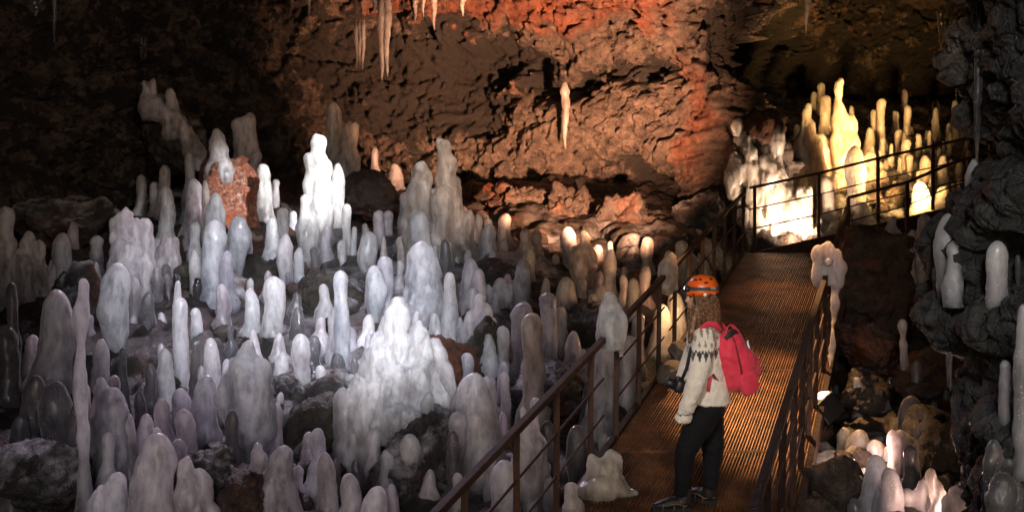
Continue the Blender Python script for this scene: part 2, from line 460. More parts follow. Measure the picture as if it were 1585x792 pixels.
def cave_wall():
    plan = [(-3.0, -5), (-3.5, -1), (-4.5, 4), (-6.2, 9), (-7.5, 13), (-7.3, 17), (-5.6, 20), (-2.7, 21.1), (0, 20.7), (1.9, 19.9), (3.0, 18.9),
            (3.75, 18.9), (4.15, 20.6), (4.9, 23.5), (6.6, 25.9), (9, 26.6), (11.5, 25.6), (13, 22), (12, 17), (8.8, 12), (5.4, 8), (3.9, 4), (3.4, -1), (3.2, -5)]
    C = catmull(plan, 60)
    seg = np.r_[0, np.cumsum(np.linalg.norm(np.diff(C, axis=0), axis=1))]
    dens = np.where((C[:, 1] > 15) & (C[:, 0] > -7.4) & (C[:, 0] < 12), 1.0, .3)
    dens = np.where((C[:, 1] < 4), .12, dens)
    cum = np.r_[0, np.cumsum((dens[1:] + dens[:-1]) / 2 * np.diff(seg))]
    N = int(cum[-1] / .034)
    sv = np.interp(np.linspace(0, cum[-1], N), cum, seg)
    bx = np.interp(sv, seg, C[:, 0]); by = np.interp(sv, seg, C[:, 1])
    k = 9
    def sm(a): return np.convolve(np.pad(a, k, 'edge'), np.ones(2 * k + 1) / (2 * k + 1), 'valid')
    tx, ty = np.gradient(sm(bx)), np.gradient(sm(by)); ln = np.hypot(tx, ty)
    nx, ny = ty / ln, -tx / ln                      # the inside is right of the walk round the cave
    zs = np.arange(-1.3, 8.2, .034)
    S, Z = np.meshgrid(np.arange(N), zs)
    S = S.ravel(); Z = Z.ravel()
    BX, BY, NX, NY = bx[S], by[S], nx[S], ny[S]
    lean = .03 * np.clip(Z - 3.0, 0, 9) ** 2 + .1 * np.clip(2.2 - Z, 0, 3)
    P0 = np.stack([BX + NX * lean, BY + NY * lean, Z], 1)
    px, py = proj(P0); inview = (P0[:, 1] > 14)
    wv = np.stack([fbm(P0 * .8, 3, 5), fbm(P0 * .8, 3, 8), fbm(P0 * .8, 3, 11)], 1) * .4
    d1, d2, idv = worley((P0 + wv) * .9, 3)
    e1, e2, ide = worley((P0 + wv * .7) * 2.6, 23)
    D = fbm(P0 * .45, 3, 40) * .3 + (idv - .5) * .34 + (ide - .5) * .16 + sstep(0, .12, d2 - d1) * .08 + sstep(0, .12, e2 - e1) * .05
    nod = worley((P0 + wv * .4) * 6.5, 71)[0]; nod2 = worley((P0 + wv * .4) * 12, 75)[0]
    pop = .85 + .75 * sstep(-.2, .5, fbm(P0 * .7, 3, 90))
    D += ((.5 - nod) * .22 + (.5 - nod2) * .12) * pop + fbm(P0 * 14, 2, 53) * .03 + fbm(P0 * 9, 4, 50) * .05 + fbm(P0 * 2.4, 3, 52) * .13
    jx = px + fbm(P0 * 1.1, 5, 61, .62) * 46; jy = py + fbm(P0 * 1.1, 5, 64, .62) * 36
    V = inview.astype(float)
    # ledge of red rock along the top, with a dark overhang below it
    edge = 48 + 14 * np.sin(jx * .03)
    ledge = sstep(edge + 6, edge - 14, jy) * sstep(480, 620, px) * sstep(1075, 1020, px)
    D += V * ledge * .42
    rec = [(728, 120, 36, 75, .62), (705, 75, 28, 26, .5), (815, 108, 75, 30, .75), (850, 135, 55, 22, .5), (960, 130, 40, 20, .4), (1012, 95, 26, 26, .6), (770, 180, 28, 16, .35),
           (650, 120, 60, 40, .3), (620, 185, 50, 30, .35), (560, 110, 60, 35, .3), (940, 285, 95, 26, .55), (900, 320, 50, 26, .35), (1000, 320, 55, 36, .4),
           (1190, 95, 48, 52, 1.0), (1210, 140, 60, 30, .9), (1120, 60, 30, 60, .5)]
    for (x, y, rx, ry, a) in rec: D -= V * a * G(jx, jy, x, y, rx, ry, 3)
    for (x, y, rx, ry, a) in [(900, 205, 140, 40, .5), (980, 160, 60, 40, .3), (800, 250, 70, 35, .35), (1085, 190, 40, 130, .2),
                              (1085, 330, 40, 40, .35), (770, 330, 80, 40, .5), (540, 160, 50, 30, .3), (1200, 20, 70, 30, .5), (1270, 70, 20, 70, .3)]:
        D += V * a * G(jx, jy, x, y, rx, ry, 2.4)
    P = P0 + np.stack([NX * D, NY * D, np.zeros_like(D)], 1)
    # iron-red rock zones; black lava patches, with recess shade painted into them
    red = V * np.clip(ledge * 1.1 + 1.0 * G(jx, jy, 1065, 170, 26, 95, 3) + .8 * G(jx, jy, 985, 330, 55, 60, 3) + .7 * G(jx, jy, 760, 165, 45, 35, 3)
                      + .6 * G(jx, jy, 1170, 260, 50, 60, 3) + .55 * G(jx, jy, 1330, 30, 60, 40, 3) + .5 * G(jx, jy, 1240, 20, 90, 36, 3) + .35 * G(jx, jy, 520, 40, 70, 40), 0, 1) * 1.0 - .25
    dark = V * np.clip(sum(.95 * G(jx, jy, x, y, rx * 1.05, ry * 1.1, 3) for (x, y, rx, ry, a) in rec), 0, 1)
    dark += np.where(px < 560, .3, .14) + .27 * sstep(760, 690, px) - .05 + .25 * G(px, py, 640, 130, 110, 90, 3)  # left wall shaded by colour to hold contrast under the wall lamp
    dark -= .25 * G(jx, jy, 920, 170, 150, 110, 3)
    dark += V * .3 * sstep(1130, 1180, px) + V * .25 * sstep(1240, 1290, px)  # far chamber wall dimmed by colour where its lamp spills too much
    i = np.arange(len(zs) * N).reshape(len(zs), N)
    Fc = np.stack([i[:-1, :-1], i[:-1, 1:], i[1:, 1:], i[1:, :-1]], -1).reshape(-1, 4)
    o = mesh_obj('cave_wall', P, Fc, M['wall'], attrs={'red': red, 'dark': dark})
    tag(o, kind='structure')

def cave_ceiling():
    xs = np.arange(-9.5, 14.5, .16); ys = np.arange(-5, 28.5, .16)
    X, Y = np.meshgrid(xs, ys); X = X.ravel(); Y = Y.ravel(); P = np.stack([X, Y, 0 * X], 1)
    Z = 7.3 + fbm(P * .4, 3, 2) * .5 + fbm(P * 2, 4, 3) * .15 - .03 * (X - 1) ** 2 * .3
    i = np.arange(len(X)).reshape(len(ys), len(xs))
    Fc = np.stack([i[:-1, :-1], i[1:, :-1], i[1:, 1:], i[:-1, 1:]], -1).reshape(-1, 4)
    o = mesh_obj('cave_ceiling', np.stack([X, Y, Z], 1), Fc, M['wall'], attrs={'red': 0 * X, 'dark': 0 * X + .2})
    tag(o, kind='structure')

# ------------------------------------------------------------------ rocks
_ico = {}
def ico(sub):
    if sub not in _ico:
        bm = bmesh.new(); bmesh.ops.create_icosphere(bm, subdivisions=sub, radius=1)
        V = np.array([v.co[:] for v in bm.verts]); Fc = np.array([[v.index for v in f.verts] for f in bm.faces]); bm.free()
        _ico[sub] = (V, Fc)
    return _ico[sub]

def rock_verts(c, r, seed, sub=4, planes=13, rot=None, soft=.0, rough=.05, cut=(.62, .98)):
    """a broken stone: a ball cut by random planes, then roughened"""
    rg = np.random.RandomState(seed); V, Fc = ico(sub)
    n = rg.normal(size=(planes, 3)); n /= np.linalg.norm(n, axis=1)[:, None]
    d = rg.uniform(cut[0], cut[1], planes)
    q = V @ n.T
    with np.errstate(divide='ignore', invalid='ignore'):
        rr = np.where(q > 1e-3, d / q, 9)
    rad = np.minimum(rr.min(1), 1.12)
    W = V * rad[:, None]
    W = W * np.asarray(r)
    if rot is None: rot = rg.uniform(-.5, .5, 3)
    m = np.array(Matrix.Rotation(rot[2], 3, 'Z') @ Matrix.Rotation(rot[1], 3, 'Y') @ Matrix.Rotation(rot[0], 3, 'X'))
    W = W @ m.T
    s = float(np.mean(r))
    nn = fbm(W / s * 2.2 + seed, 4, seed % 97) * rough * s * 1.5 + fbm(W / s * 7 + seed, 3, seed % 89) * rough * s * .8
    if sub >= 5:
        q = W / s * 1.6 + seed; q = q + np.stack([fbm(q, 2, 1), fbm(q, 2, 2), fbm(q, 2, 3)], 1) * .4
        w1, w2, wi = worley(q, seed % 77); nn = nn + ((wi - .5) * 2.2 + sstep(0, .14, w2 - w1) * 1.0 - .8) * rough * s * 1.1
        nn = nn + (.5 - worley(W * 11 + seed, seed % 71)[0]) * .035
    W = W + (V @ m.T) * nn[:, None]
    return W + np.asarray(c), Fc

def boulder(px, py, Y, wpx, hpx, dep, label, mat='rock', seed=1, rot=None, group=None, sub=5, boxy=0, name='boulder', planes=13, rough=.05, cut=(.62, .98)):
    c = at(px, py, Y); s = Y / F
    V, Fc = rock_verts((0, 0, 0), (wpx * s / 2 * 1.12, dep / 2, hpx * s / 2 * 1.12), seed, sub, planes, rot, rough=rough, cut=cut)
    if boxy:
        U = ico(sub)[0]; B = U / (np.abs(U) ** boxy).sum(1)[:, None] ** (1.0 / boxy)
        m = np.array(Matrix.Rotation(rot[2], 3, 'Z') @ Matrix.Rotation(rot[1], 3, 'Y'))
        B = (B * np.array([wpx * s / 2, dep / 2, hpx * s / 2])) @ m.T
        q = B * 3 + seed; w1, w2, wi = worley(q + np.stack([fbm(q, 2, 1), fbm(q, 2, 2), fbm(q, 2, 3)], 1) * .4, 5)
        V = B + U * (fbm(B * 4 + seed, 4, 3) * .05 + (wi - .5) * .06 + fbm(B * 2.2 + 3, 2, 6) * .1 + fbm(B * 16, 3, 4) * .025)[:, None]
    o = mesh_obj(name, V, Fc, M[mat]); o.location = c
    return tag(o, label, 'boulder', group)

cave_floor(); cave_wall(); cave_ceiling()

def rock_mass(name, blobs, mat, seed, voxel=.035, amp=.1, freq=2.0):
    """several stones grown together into one rough rock face"""
    mb = MB()
    for k, (x, y, Y, w, h, dep) in enumerate(blobs):
        x += 17; s = Y / F
        V, Fc = rock_verts(at(x, y, Y), (w * s / 2, dep / 2, h * s / 2), seed + k, 3, 11, None, rough=.04)
        mb.add(V, Fc)
    o = mb.build(name, M[mat], None, True, remesh=voxel)
    V = bake(o); N = get_n(o)
    wv = np.stack([fbm(V * 1.2, 2, 5), fbm(V * 1.2, 2, 8), fbm(V * 1.2, 2, 11)], 1) * .3
    d1, d2, idv = worley((V + wv) * 3.0, seed)
    e1, e2, ide = worley((V + wv * .6) * np.array([6, 6, 8]), seed + 9)
    D = fbm(V * freq, 4, seed) * amp * .55 + (ide - .5) * amp * .7 + sstep(0, .14, e2 - e1) * amp * .2 + ridged((V + wv) * np.array([4, 4, 7]), 4, seed + 3) * amp * .5 - amp * .3 + (idv - .5) * amp * 1.3 + sstep(0, .12, d2 - d1) * amp * .3
    D += (.5 - worley((V + wv) * 9, seed + 7)[0]) * amp * .3
    set_v(o, V + N * D[:, None])
    return o

# the wet grey wall close on the right, with ledges
oc = rock_mass('rock_outcrop', [
    (1650, -60, 5.6, 300, 330, 1.6), (1610, 100, 5.7, 180, 300, 1.4), (1640, 220, 5.6, 190, 300, 1.4), (1570, 330, 5.8, 150, 180, 1.2), (1545, 420, 5.9, 190, 190, 1.2),
    (1500, 385, 6.1, 90, 120, .9), (1490, 490, 6.1, 120, 100, .9), (1590, 530, 5.8, 220, 200, 1.2), (1540, 590, 5.8, 130, 120, .9), (1590, 690, 5.6, 170, 280, 1.2),
    (1540, 690, 5.9, 110, 200, .9), (1700, 500, 5.4, 300, 900, 1.8), (1590, 830, 5.5, 180, 260, 1.2), (1560, 60, 5.9, 80, 160, .8), (1532, 498, 5.5, 96, 70, .75), (1456, 492, 5.95, 84, 70, .7), (1544, 668, 5.15, 80, 66, .6)], 'rock_grey', 300, .016, .085, 3.4)
tag(oc, kind='structure')
# ------------------------------------------------------------------ boulders that the photo shows
def gd(x, y): return ground(x, y).y
boulder(354, 303, 17.0, 76, 112, .75, 'square red boulder lit from the front, with an ice knob frozen on top', 'rock_crust', 11, (0, .06, .6), boxy=8, sub=6)
boulder(268, 215, 18.4, 90, 110, 1.2, 'dark boulder high at the back, draped by a slanting ice ribbon', 'rock', 12)
boulder(228, 515, 13.7, 130, 150, 1.0, 'black ledge rock under the row of hanging icicles', 'rock', 13)
boulder(352, 490, 14.0, 110, 110, .9, 'frost-glazed brown rock under the twin bright columns', 'rock', 14)
boulder(505, 490, 13.9, 105, 125, .9, 'tall dark olive rock behind the single white column', 'rock_olive', 15)
boulder(100, 345, 16.0, 130, 90, 1.0, 'jagged dark rock on the dim left slope', 'rock', 16)
boulder(115, 470, 13.0, 90, 120, .9, 'glistening black rock behind the thin wavy column', 'rock', 17)
boulder(65, 745, 8.6, 150, 110, .9, 'low black rock in the bottom left corner', 'rock', 18)
boulder(485, 690, 9.9, 95, 150, .8, 'large greenish boulder below the white ice mound', 'rock_olive', 19, (.2, .5, .3), planes=9)
boulder(568, 700, 9.8, 90, 90, .7, 'olive brown slab at the foot of the white mound', 'rock_olive', 20, (.3, .2, .1), planes=9)
boulder(650, 720, 9.2, 120, 150, .9, 'rusty brown boulder glazed with ice beads beneath the grey dome', 'rock', 21)
boulder(702, 562, 11.6, 60, 95, .6, 'split reddish-brown rock wedged right of the white mound', 'rock_red', 22, (.2, -.5, .2), planes=8)
boulder(745, 545, 11.9, 60, 90, .6, 'dark green-black rock beside the split reddish one', 'rock_olive', 23)
boulder(520, 610, 11.0, 90, 90, .8, 'black rock in the gap left of the white mound', 'rock', 24)
boulder(460, 620, 10.9, 90, 80, .7, 'black rock under the short twin columns', 'rock', 25)
boulder(815, 432, 14.4, 130, 78, 1.1, 'big smooth dark boulder under the two-headed tan stalagmite', 'rock', 26, (0, .15, .2), rough=.03)
boulder(330, 740, 8.6, 90, 90, .7, 'dark brown block at the bottom between purple stalagmites', 'rock', 27)
boulder(375, 770, 8.3, 80, 70, .6, 'red-brown block at the bottom edge', 'rock_dry', 28, planes=8)
boulder(430, 610, 11.0, 70, 60, .6, 'dark stone behind the big purple club', 'rock', 29)
boulder(570, 440, 15.4, 90, 70, .8, 'brown boulder in the shade behind the bright columns', 'rock_dry', 30)
boulder(560, 305, 17.2, 90, 70, .9, 'brown rock carrying two small dim knobs', 'rock_dry', 31)
boulder(452, 345, 17.6, 80, 60, .7, 'dim brown rock behind the brightest column', 'rock_dry', 32)
boulder(800, 330, 18.6, 110, 80, .9, 'long slanting brown rock on the rubble under the wall', 'rock_dry', 33, (.1, .5, 0), rough=.11)
boulder(870, 345, 18.2, 120, 80, 1.0, 'dark rubble block under the wall', 'rock_dry', 34, rough=.12)
boulder(960, 360, 17.6, 110, 110, 1.0, 'lumpy banded rock right of the tall tan stalagmite', 'rock_dry', 35, rough=.12)
boulder(1080, 340, 17.6, 70, 90, .7, 'dark angular rock behind the railing bend', 'rock', 36, planes=8)
boulder(915, 500, 12.6, 90, 80, .8, 'dark rock behind the ice cap on the railing', 'rock', 37)
boulder(860, 610, 10.9, 130, 120, .8, 'dark wet rock behind the near railing posts', 'rock', 38)
boulder(1352, 440, 14.2, 104, 165, 1.0, 'huge dark brown slab standing beyond the right railing', 'rock_dry', 39, (0, .1, -.25), boxy=12, sub=6)
boulder(1300, 525, 12.6, 70, 50, .7, 'brown flat rock under a small pale knob', 'rock_dry', 40)
boulder(1345, 545, 12.4, 110, 70, .9, 'dark rubble block in the pit', 'rock_dry', 41)
boulder(1450, 590, 11.5, 110, 80, .9, 'dark rubble block below the rock wall', 'rock_dry', 42)
boulder(1446, 705, 9.1, 120, 150, .9, 'wet black rock sloping down from the right wall', 'rock_olive', 43)
boulder(1290, 758, 8.3, 84, 86, .5, 'dark pointed rock beside the lit pink ice', 'rock_dry', 44, (.3, .5, .8), planes=8, rough=.07, sub=4)
boulder(1262, 800, 8.0, 90, 60, .5, 'red-brown rock at the foot of the right railing', 'rock_dry', 45)
boulder(1395, 812, 7.9, 130, 60, .6, 'dark rock under the blue-grey domes', 'rock_olive', 46)
boulder(1250, 655, 10.2, 50, 60, .5, 'small dark block beside the floodlight', 'rock_dry', 47)
boulder(1330, 610, 10.8, 70, 60, .6, 'brown rubble block behind the floodlight', 'rock_dry', 48)
boulder(1388, 312, 19.3, 40, 46, .5, 'orange-brown rock behind the far railing', 'rock_dry', 50)
for k, (x, y, w, h, lab) in enumerate([(1038, 577, 42, 38, 'pale tan pointed stone beside the hiker'), (1023, 590, 24, 20, 'small round tan stone at the deck edge'), (1052, 545, 30, 30, 'brown stone behind the tan pointed one')]):
    boulder(x, y, 10.6 + .3 * (k == 2), w, h, .25, lab, 'rock_tan', 60 + k, sub=4)
# loose rubble on the slopes: individuals nobody can tell apart
rg = np.random.RandomState(5)
for k in range(110):
    if k < 62:
        x, y = rg.uniform(0, 760), rg.uniform(330, 780)
    elif k < 84:
        x, y = rg.uniform(740, 1000), rg.uniform(330, 470)
    else:
        x, y = rg.uniform(1270, 1470), rg.uniform(540, 780)
    p = ground(x, y); r = rg.uniform(.07, .2) * (1.3 if p.y > 13 else .8)
    V, Fc = rock_verts((0, 0, 0), (r * rg.uniform(.8, 1.4), r, r * rg.uniform(.6, 1)), 400 + k, 3, 10)
    o = mesh_obj('rubble_stone', V, Fc, M[('rock', 'rock_dry', 'rock_olive')[k % 3]]); o.location = p
    tag(o, 'small dark broken stone lying loose between the ice columns', 'stone', 'loose stones on the cave slopes')
# ------------------------------------------------------------------ the walkway
def walkway():
    root = tag(empty('metal_walkway', (0, 0, 0)), 'rusty steel grating walkway climbing away through the cave', 'walkway')
    cuts = [3.6, 5.2, 7.0, 8.75, 10.9, 12.3, 14.4, 16.75]
    sl = Vector((.3504, 1, .1258)).normalized()
    for a, b in zip(cuts[:-1], cuts[1:]):
        mb = MB(); g = .012
        a2, b2 = a + g, b - g
        n = 62
        for k in range(n + 1):
            f = k / n
            xa = path_L(a2) + (path_R(a2) - path_L(a2)) * f; xb = path_L(b2) + (path_R(b2) - path_L(b2)) * f
            mb.bar((xa, a2, path_z(a2) - .015), (xb, b2, path_z(b2) - .015), .006 if k % 2 else .0095, .03)
        m = int((b2 - a2) / .04)
        for k in range(m + 1):
            Y = a2 + (b2 - a2) * k / m
            e = k in (0, m)
            mb.bar((path_L(Y), Y, path_z(Y) - (.012 if not e else .016)), (path_R(Y), Y, path_z(Y) - (.012 if not e else .016)), .006 if not e else .02, .02 if not e else .034)
        mb.build('grating_panel', M['grate'], root)
    for fn, s in ((path_L, -1), (path_R, 1)):
        mb = MB()
        mb.bar((fn(3.6) + s * .04, 3.6, path_z(3.6) - .06), (fn(16.75) + s * .04, 16.75, path_z(16.75) - .06), .05, .16)
        mb.build('edge_beam', M['rust_shaded'], root)
    for Y in (5.2, 8.75, 12.3, 16.0):
        mb = MB(); mb.bar((path_L(Y), Y, path_z(Y) - .1), (path_R(Y), Y, path_z(Y) - .1), .08, .1)
        for fn in (path_L, path_R):
            mb.bar((fn(Y), Y, path_z(Y) - .1), (fn(Y), Y + .001, path_z(Y) - .9), .07, .07, up=(0, 1, 0))
        mb.build('cross_beam', M['rust'], root)
walkway()

def railing(fn, off, Y0, Y1, posts, label, h=.96, group='railings along the walkway', bot=-.1, mat='rust'):
    root = tag(empty('railing', (fn(Y0) + off, Y0, path_z(Y0))), label, 'railing', group)
    L = Vector(root.location)
    def P(Y, z): return Vector((fn(Y) + off, Y, path_z(Y) + z)) - L
    MB().bar(P(Y0, h - .02), P(Y1, h - .02), .05, .045).build('handrail', M[mat], root, bevel=.005)
    for Y in posts:
        mb = MB(); a = P(Y, bot); b = P(Y, h - .043)
        mb.bar(a, b, .042, .042, up=(0, 1, 0)); mb.build('post', M[mat], root, bevel=.004)
    for z in (.33, .63):
        mb = MB(); mb.tube([P(Y0 + .03, z) + Vector((.005, 0, 0)), P(Y1 - .03, z) + Vector((.005, 0, 0))], .0095, 8)
        mb.build('mid_bar', M['rust'], root, smooth=True)
    return root
railing(path_L, -.03, 4.2, 8.68, [5.1, 5.85, 6.66, 7.46, 8.30], 'nearest railing section with a worn rusty handrail, ending at the ice cap')
railing(path_L, -.03, 9.0, 10.95, [9.07, 9.87, 10.7], 'short rusty railing section between the ice cap and the hiker')
railing(path_L, -.03, 11.15, 16.6, [11.46, 12.3, 13.07, 13.9, 14.75, 15.6, 16.5], 'rusty railing section climbing beside the far left edge of the deck')
railing(path_R, -.02, 4.2, 11.0, [4.7, 5.4, 6.1, 6.95, 7.7, 8.4, 9.07, 9.8, 10.85], 'dark railing in the foreground right of the hiker', mat='rust_shaded')
railing(path_R, -.02, 11.3, 15.2, [11.5, 12.4, 13.3, 14.2, 15.15], 'rust-orange railing section rising behind the drooping ice blob')

# the side deck that turns off at the top, with its kick plate and two railings
def far_deck():
    root = tag(empty('side_deck', at(1170, 402, 16.9)), 'dark steel side deck turning off at the top of the walkway', 'walkway')
    L = Vector(root.location)
    mb = MB()
    a, b, c, d = at(1166, 404, 16.9), at(1545, 404, 17.1), at(1545, 303, 17.1), at(1170, 390, 16.9)
    w = Vector((0, .05, 0))
    mb.box8([a - L, b - L, b + w - L, a + w - L, d - L, c - L, c + w - L, d + w - L]); mb.build('kick_plate', M['rust'], root)
    mb = MB(); e, f = at(1318, 412, 15.4), at(1530, 352, 15.6); g, h = at(1530, 318, 17.0), at(1300, 392, 16.85)
    z = Vector((0, 0, -.05))
    mb.box8([p - L + z for p in (e, f, g, h)] + [p - L for p in (e, f, g, h)]); mb.build('deck_plate', M['rust'], root)
far_deck()
def px_rail(pts, posts, label, drops, r=.02):
    root = tag(empty('railing', at(*pts[0])), label, 'railing', 'railings along the walkway'); L = Vector(root.location)
    mb = MB()
    for p, q in zip(pts[:-1], pts[1:]): mb.bar(at(*p) - L, at(*q) - L, .04, .04)
    mb.build('handrail', M['rust'], root, bevel=.004)
    for (x, y0, y1, Y) in posts:
        mb = MB(); mb.bar(at(x, y1, Y) - L, at(x, y0, Y) - L, .045, .045, up=(0, 1, 0)); mb.build('post', M['rust'], root)
    for dz in drops:
        mb = MB(); mb.tube([at(*p) - L - Vector((0, 0, dz)) for p in pts], r * .55, 6); mb.build('mid_bar', M['rust'], root, smooth=True)
px_rail([(1160, 291, 16.95), (1268, 268, 17.0), (1359, 245, 17.05), (1444, 226, 17.1), (1560, 200, 17.15)],
        [(1168, 290, 395, 16.95), (1267, 268, 370, 17.0), (1359, 246, 345, 17.05), (1444, 227, 325, 17.1), (1533, 207, 306, 17.12)], 'dark thin railing crossing in front of the glowing yellow ice', (.33, .64))
px_rail([(1313, 306, 15.25), (1404, 282, 15.45), (1470, 254, 15.55), (1540, 232, 15.6)], [(1313, 306, 412, 15.25), (1404, 283, 372, 15.45), (1500, 246, 345, 15.57)],
        'lower dark railing on the near side of the side deck', (.33, .64))

# floodlight box beside the right railing
def floodlight():
    c = at(1277, 632, 9.9)
    root = tag(empty('floodlight', c), 'small black box floodlight behind the right railing, its lens lit', 'floodlight')
    mb = MB(); rot = Matrix.Rotation(R(-35), 3, 'Y') @ Matrix.Rotation(R(25), 3, 'Z')
    def B(c0, s): return [Vector(c0) + rot @ Vector((x * s[0], y * s[1], z * s[2])) for z in (-1, 1) for (x, y) in ((-1, -1), (1, -1), (1, 1), (-1, 1))]
    mb.box8(B((0, 0, 0), (.12, .09, .11))); mb.build('housing', plain_mat('black_plastic', (.012, .012, .013), .45), root, bevel=.012)
    mb = MB(); mb.box8(B(rot @ Vector((.045, 0, .118)), (.05, .07, .006)))
    mb.build('lens', plain_mat('lit_lens', (.9, .85, .7), .3, Emission_Color=(1, .82, .5), Emission_Strength=5.0), root)
    mb = MB(); mb.tube([(-.02, .04, -.1), (-.03, .05, -.35)], .018, 8); mb.build('bracket', M['rust'], root)
    mb = MB(); mb.tube([(-.05, 0, -.08), (-.12, -.03, -.2), (-.1, 0, -.4)], .01, 8); mb.build('cable', plain_mat('black_rubber', (.015, .015, .015), .6), root, smooth=True)
floodlight()
# ------------------------------------------------------------------ ice
def profile(t, kind, h, r, rg):
    tc = max(.35, 1 - 1.25 * r / h)
    cap = np.where(t > tc, np.sqrt(np.clip(1 - ((t - tc) / (1 - tc)) ** 2, 0, 1)), 1.0)
    ph = rg.uniform(0, 6.28, 4)
    if kind == 'c': b = .92 + .05 * np.sin(t * 7 + ph[0]) + .04 * np.sin(t * 15 + ph[1]) + .1 * (1 - t) ** 6
    elif kind == 'd': b = np.sqrt(np.clip(1 - np.clip(t, 0, 1) ** float(np.clip(1.15 * h / r, 2.6, 9)), 0, 1)) * (1.03 - .2 * t + .03 * np.sin(t * 9 + ph[0])); cap = 1.0
    elif kind == 'k':
        b = .52 + .48 * sstep(.02, .62, t); tc = .66; cap = np.where(t > tc, np.clip(1 - ((t - tc) / (1 - tc)) ** 2.2, 0, 1) ** .55, 1.0); b = b + .03 * np.sin(t * 12 + ph[0])
    elif kind == 'n':
        b = 1.08 - .56 * t ** .9 + .04 * np.sin(t * 11 + ph[0]); tc = max(.5, 1 - .8 * r / h); cap = np.where(t > tc, np.sqrt(np.clip(1 - ((t - tc) / (1 - tc)) ** 2, 0, 1)), 1.0)
    elif kind == 'w':
        b = .8 + .12 * np.sin(t * 17 + ph[0]) + .1 * np.sin(t * 29 + ph[1]) + .06 * np.sin(t * 43 + ph[2]); b = b + .25 * (1 - t) ** 8 - .12 * t
    elif kind == 'b':                                   # bottle: wide body, narrow rounded neck
        b = 1 - .38 * sstep(.52, .68, t) + .04 * np.sin(t * 10 + ph[0])
    else: raise ValueError(kind)
    return b * cap * r

def stalag(h, r, kind, seed, lean=(0, 0), fine=1.0, foot=0):
    rg = np.random.RandomState(seed)
    seg = int(18 + 10 * fine); n = int(22 + 14 * fine)
    t = 1 - (1 - np.linspace(0, 1, n)) ** 1.55
    t = t[:-1]
    rad = profile(t, kind, h, r, rg)
    if foot: rad = rad * (1 + np.where(t * h > foot, .45 * np.exp(-(t * h - foot) / (.55 * r)), .45 + .5 * (foot - t * h)))
    wob = min(.12 * r, .03 * h) * (1.6 if kind == 'w' else 1)
    ph = rg.uniform(0, 6.28, 4); fq = rg.uniform(3, 8, 2)
    ax = lean[0] * t + wob * (np.sin(t * fq[0] + ph[0]) - math.sin(ph[0]))
    ay = lean[1] * t + wob * (np.sin(t * fq[1] + ph[1]) - math.sin(ph[1]))
    th = np.linspace(0, 2 * np.pi, seg, endpoint=False)
    T, H = np.meshgrid(th, t); Rm = np.repeat(rad[:, None], seg, 1)
    el = rg.uniform(.8, 1.0); rot = rg.uniform(0, 3.14)
    x = np.cos(T) * Rm; y = np.sin(T) * Rm * el
    P = np.stack([ax[:, None] + x, ay[:, None] + y, H * h], -1).reshape(-1, 3)
    q = P / r
    k = fbm(q * .8 + seed * 1.7, 3, seed % 50) * .13 + fbm(q * 2.2 + seed, 3, seed % 41) * .05 + fbm(np.stack([q[:, 0] * 1.4, q[:, 1] * 1.4, q[:, 2] * .22], 1) + seed, 2, seed % 31) * .1
    k *= (1.0 if kind != 'w' else 1.2)
    c = np.stack([np.repeat(ax, seg), np.repeat(ay, seg), P[:, 2]], 1)
    P = c + (P - c) * (1 + k)[:, None]
    top = np.array([[ax[-1], ay[-1], h]])
    V = np.vstack([P, top])
    m = len(t); Fc = []
    for i in range(m - 1):
        for j in range(seg):
            j2 = (j + 1) % seg; Fc.append((i * seg + j, i * seg + j2, (i + 1) * seg + j2, (i + 1) * seg + j))
    for j in range(seg): Fc.append(((m - 1) * seg + j, (m - 1) * seg + (j + 1) % seg, m * seg))
    Fc.append(tuple(range(seg - 1, -1, -1)))
    return V, Fc

MATC = {'i': 'ice', 'd': 'ice_dim', 'k': 'ice_dark', 'w': 'ice_warm'}
_n = [0]
def region(x, Y):
    if x > 1150 and Y > 16.3: return 'ice stalagmites in the far chamber'
    X = (x - CX) / F * Y
    if X > path_R(Y) - .1: return 'ice stalagmites in the pit right of the walkway'
    return 'ice stalagmites on the slope left of the walkway'

def put(x, yt, yb, w, kind, mat, label, Y=None, lean=0, name='ice_stalagmite', group=None):
    _n[0] += 1
    g = at(x + lean, yb, Y) if Y else ground(x + lean, yb)
    sink = .22 if not Y else .12
    top = at(x, yt, g.y); r = w / 2 * g.y / F
    base = Vector((g.x, g.y, g.z - sink))
    V, Fc = stalag(top.z - base.z, r, kind, _n[0] * 7 + 3, (top.x - g.x, 0), 1.0 if w > 25 else .3, 0 if kind == 'k' or Y else sink)
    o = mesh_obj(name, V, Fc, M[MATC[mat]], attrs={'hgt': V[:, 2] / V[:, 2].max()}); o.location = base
    return tag(o, label, 'stalagmite', group or region(x, g.y))

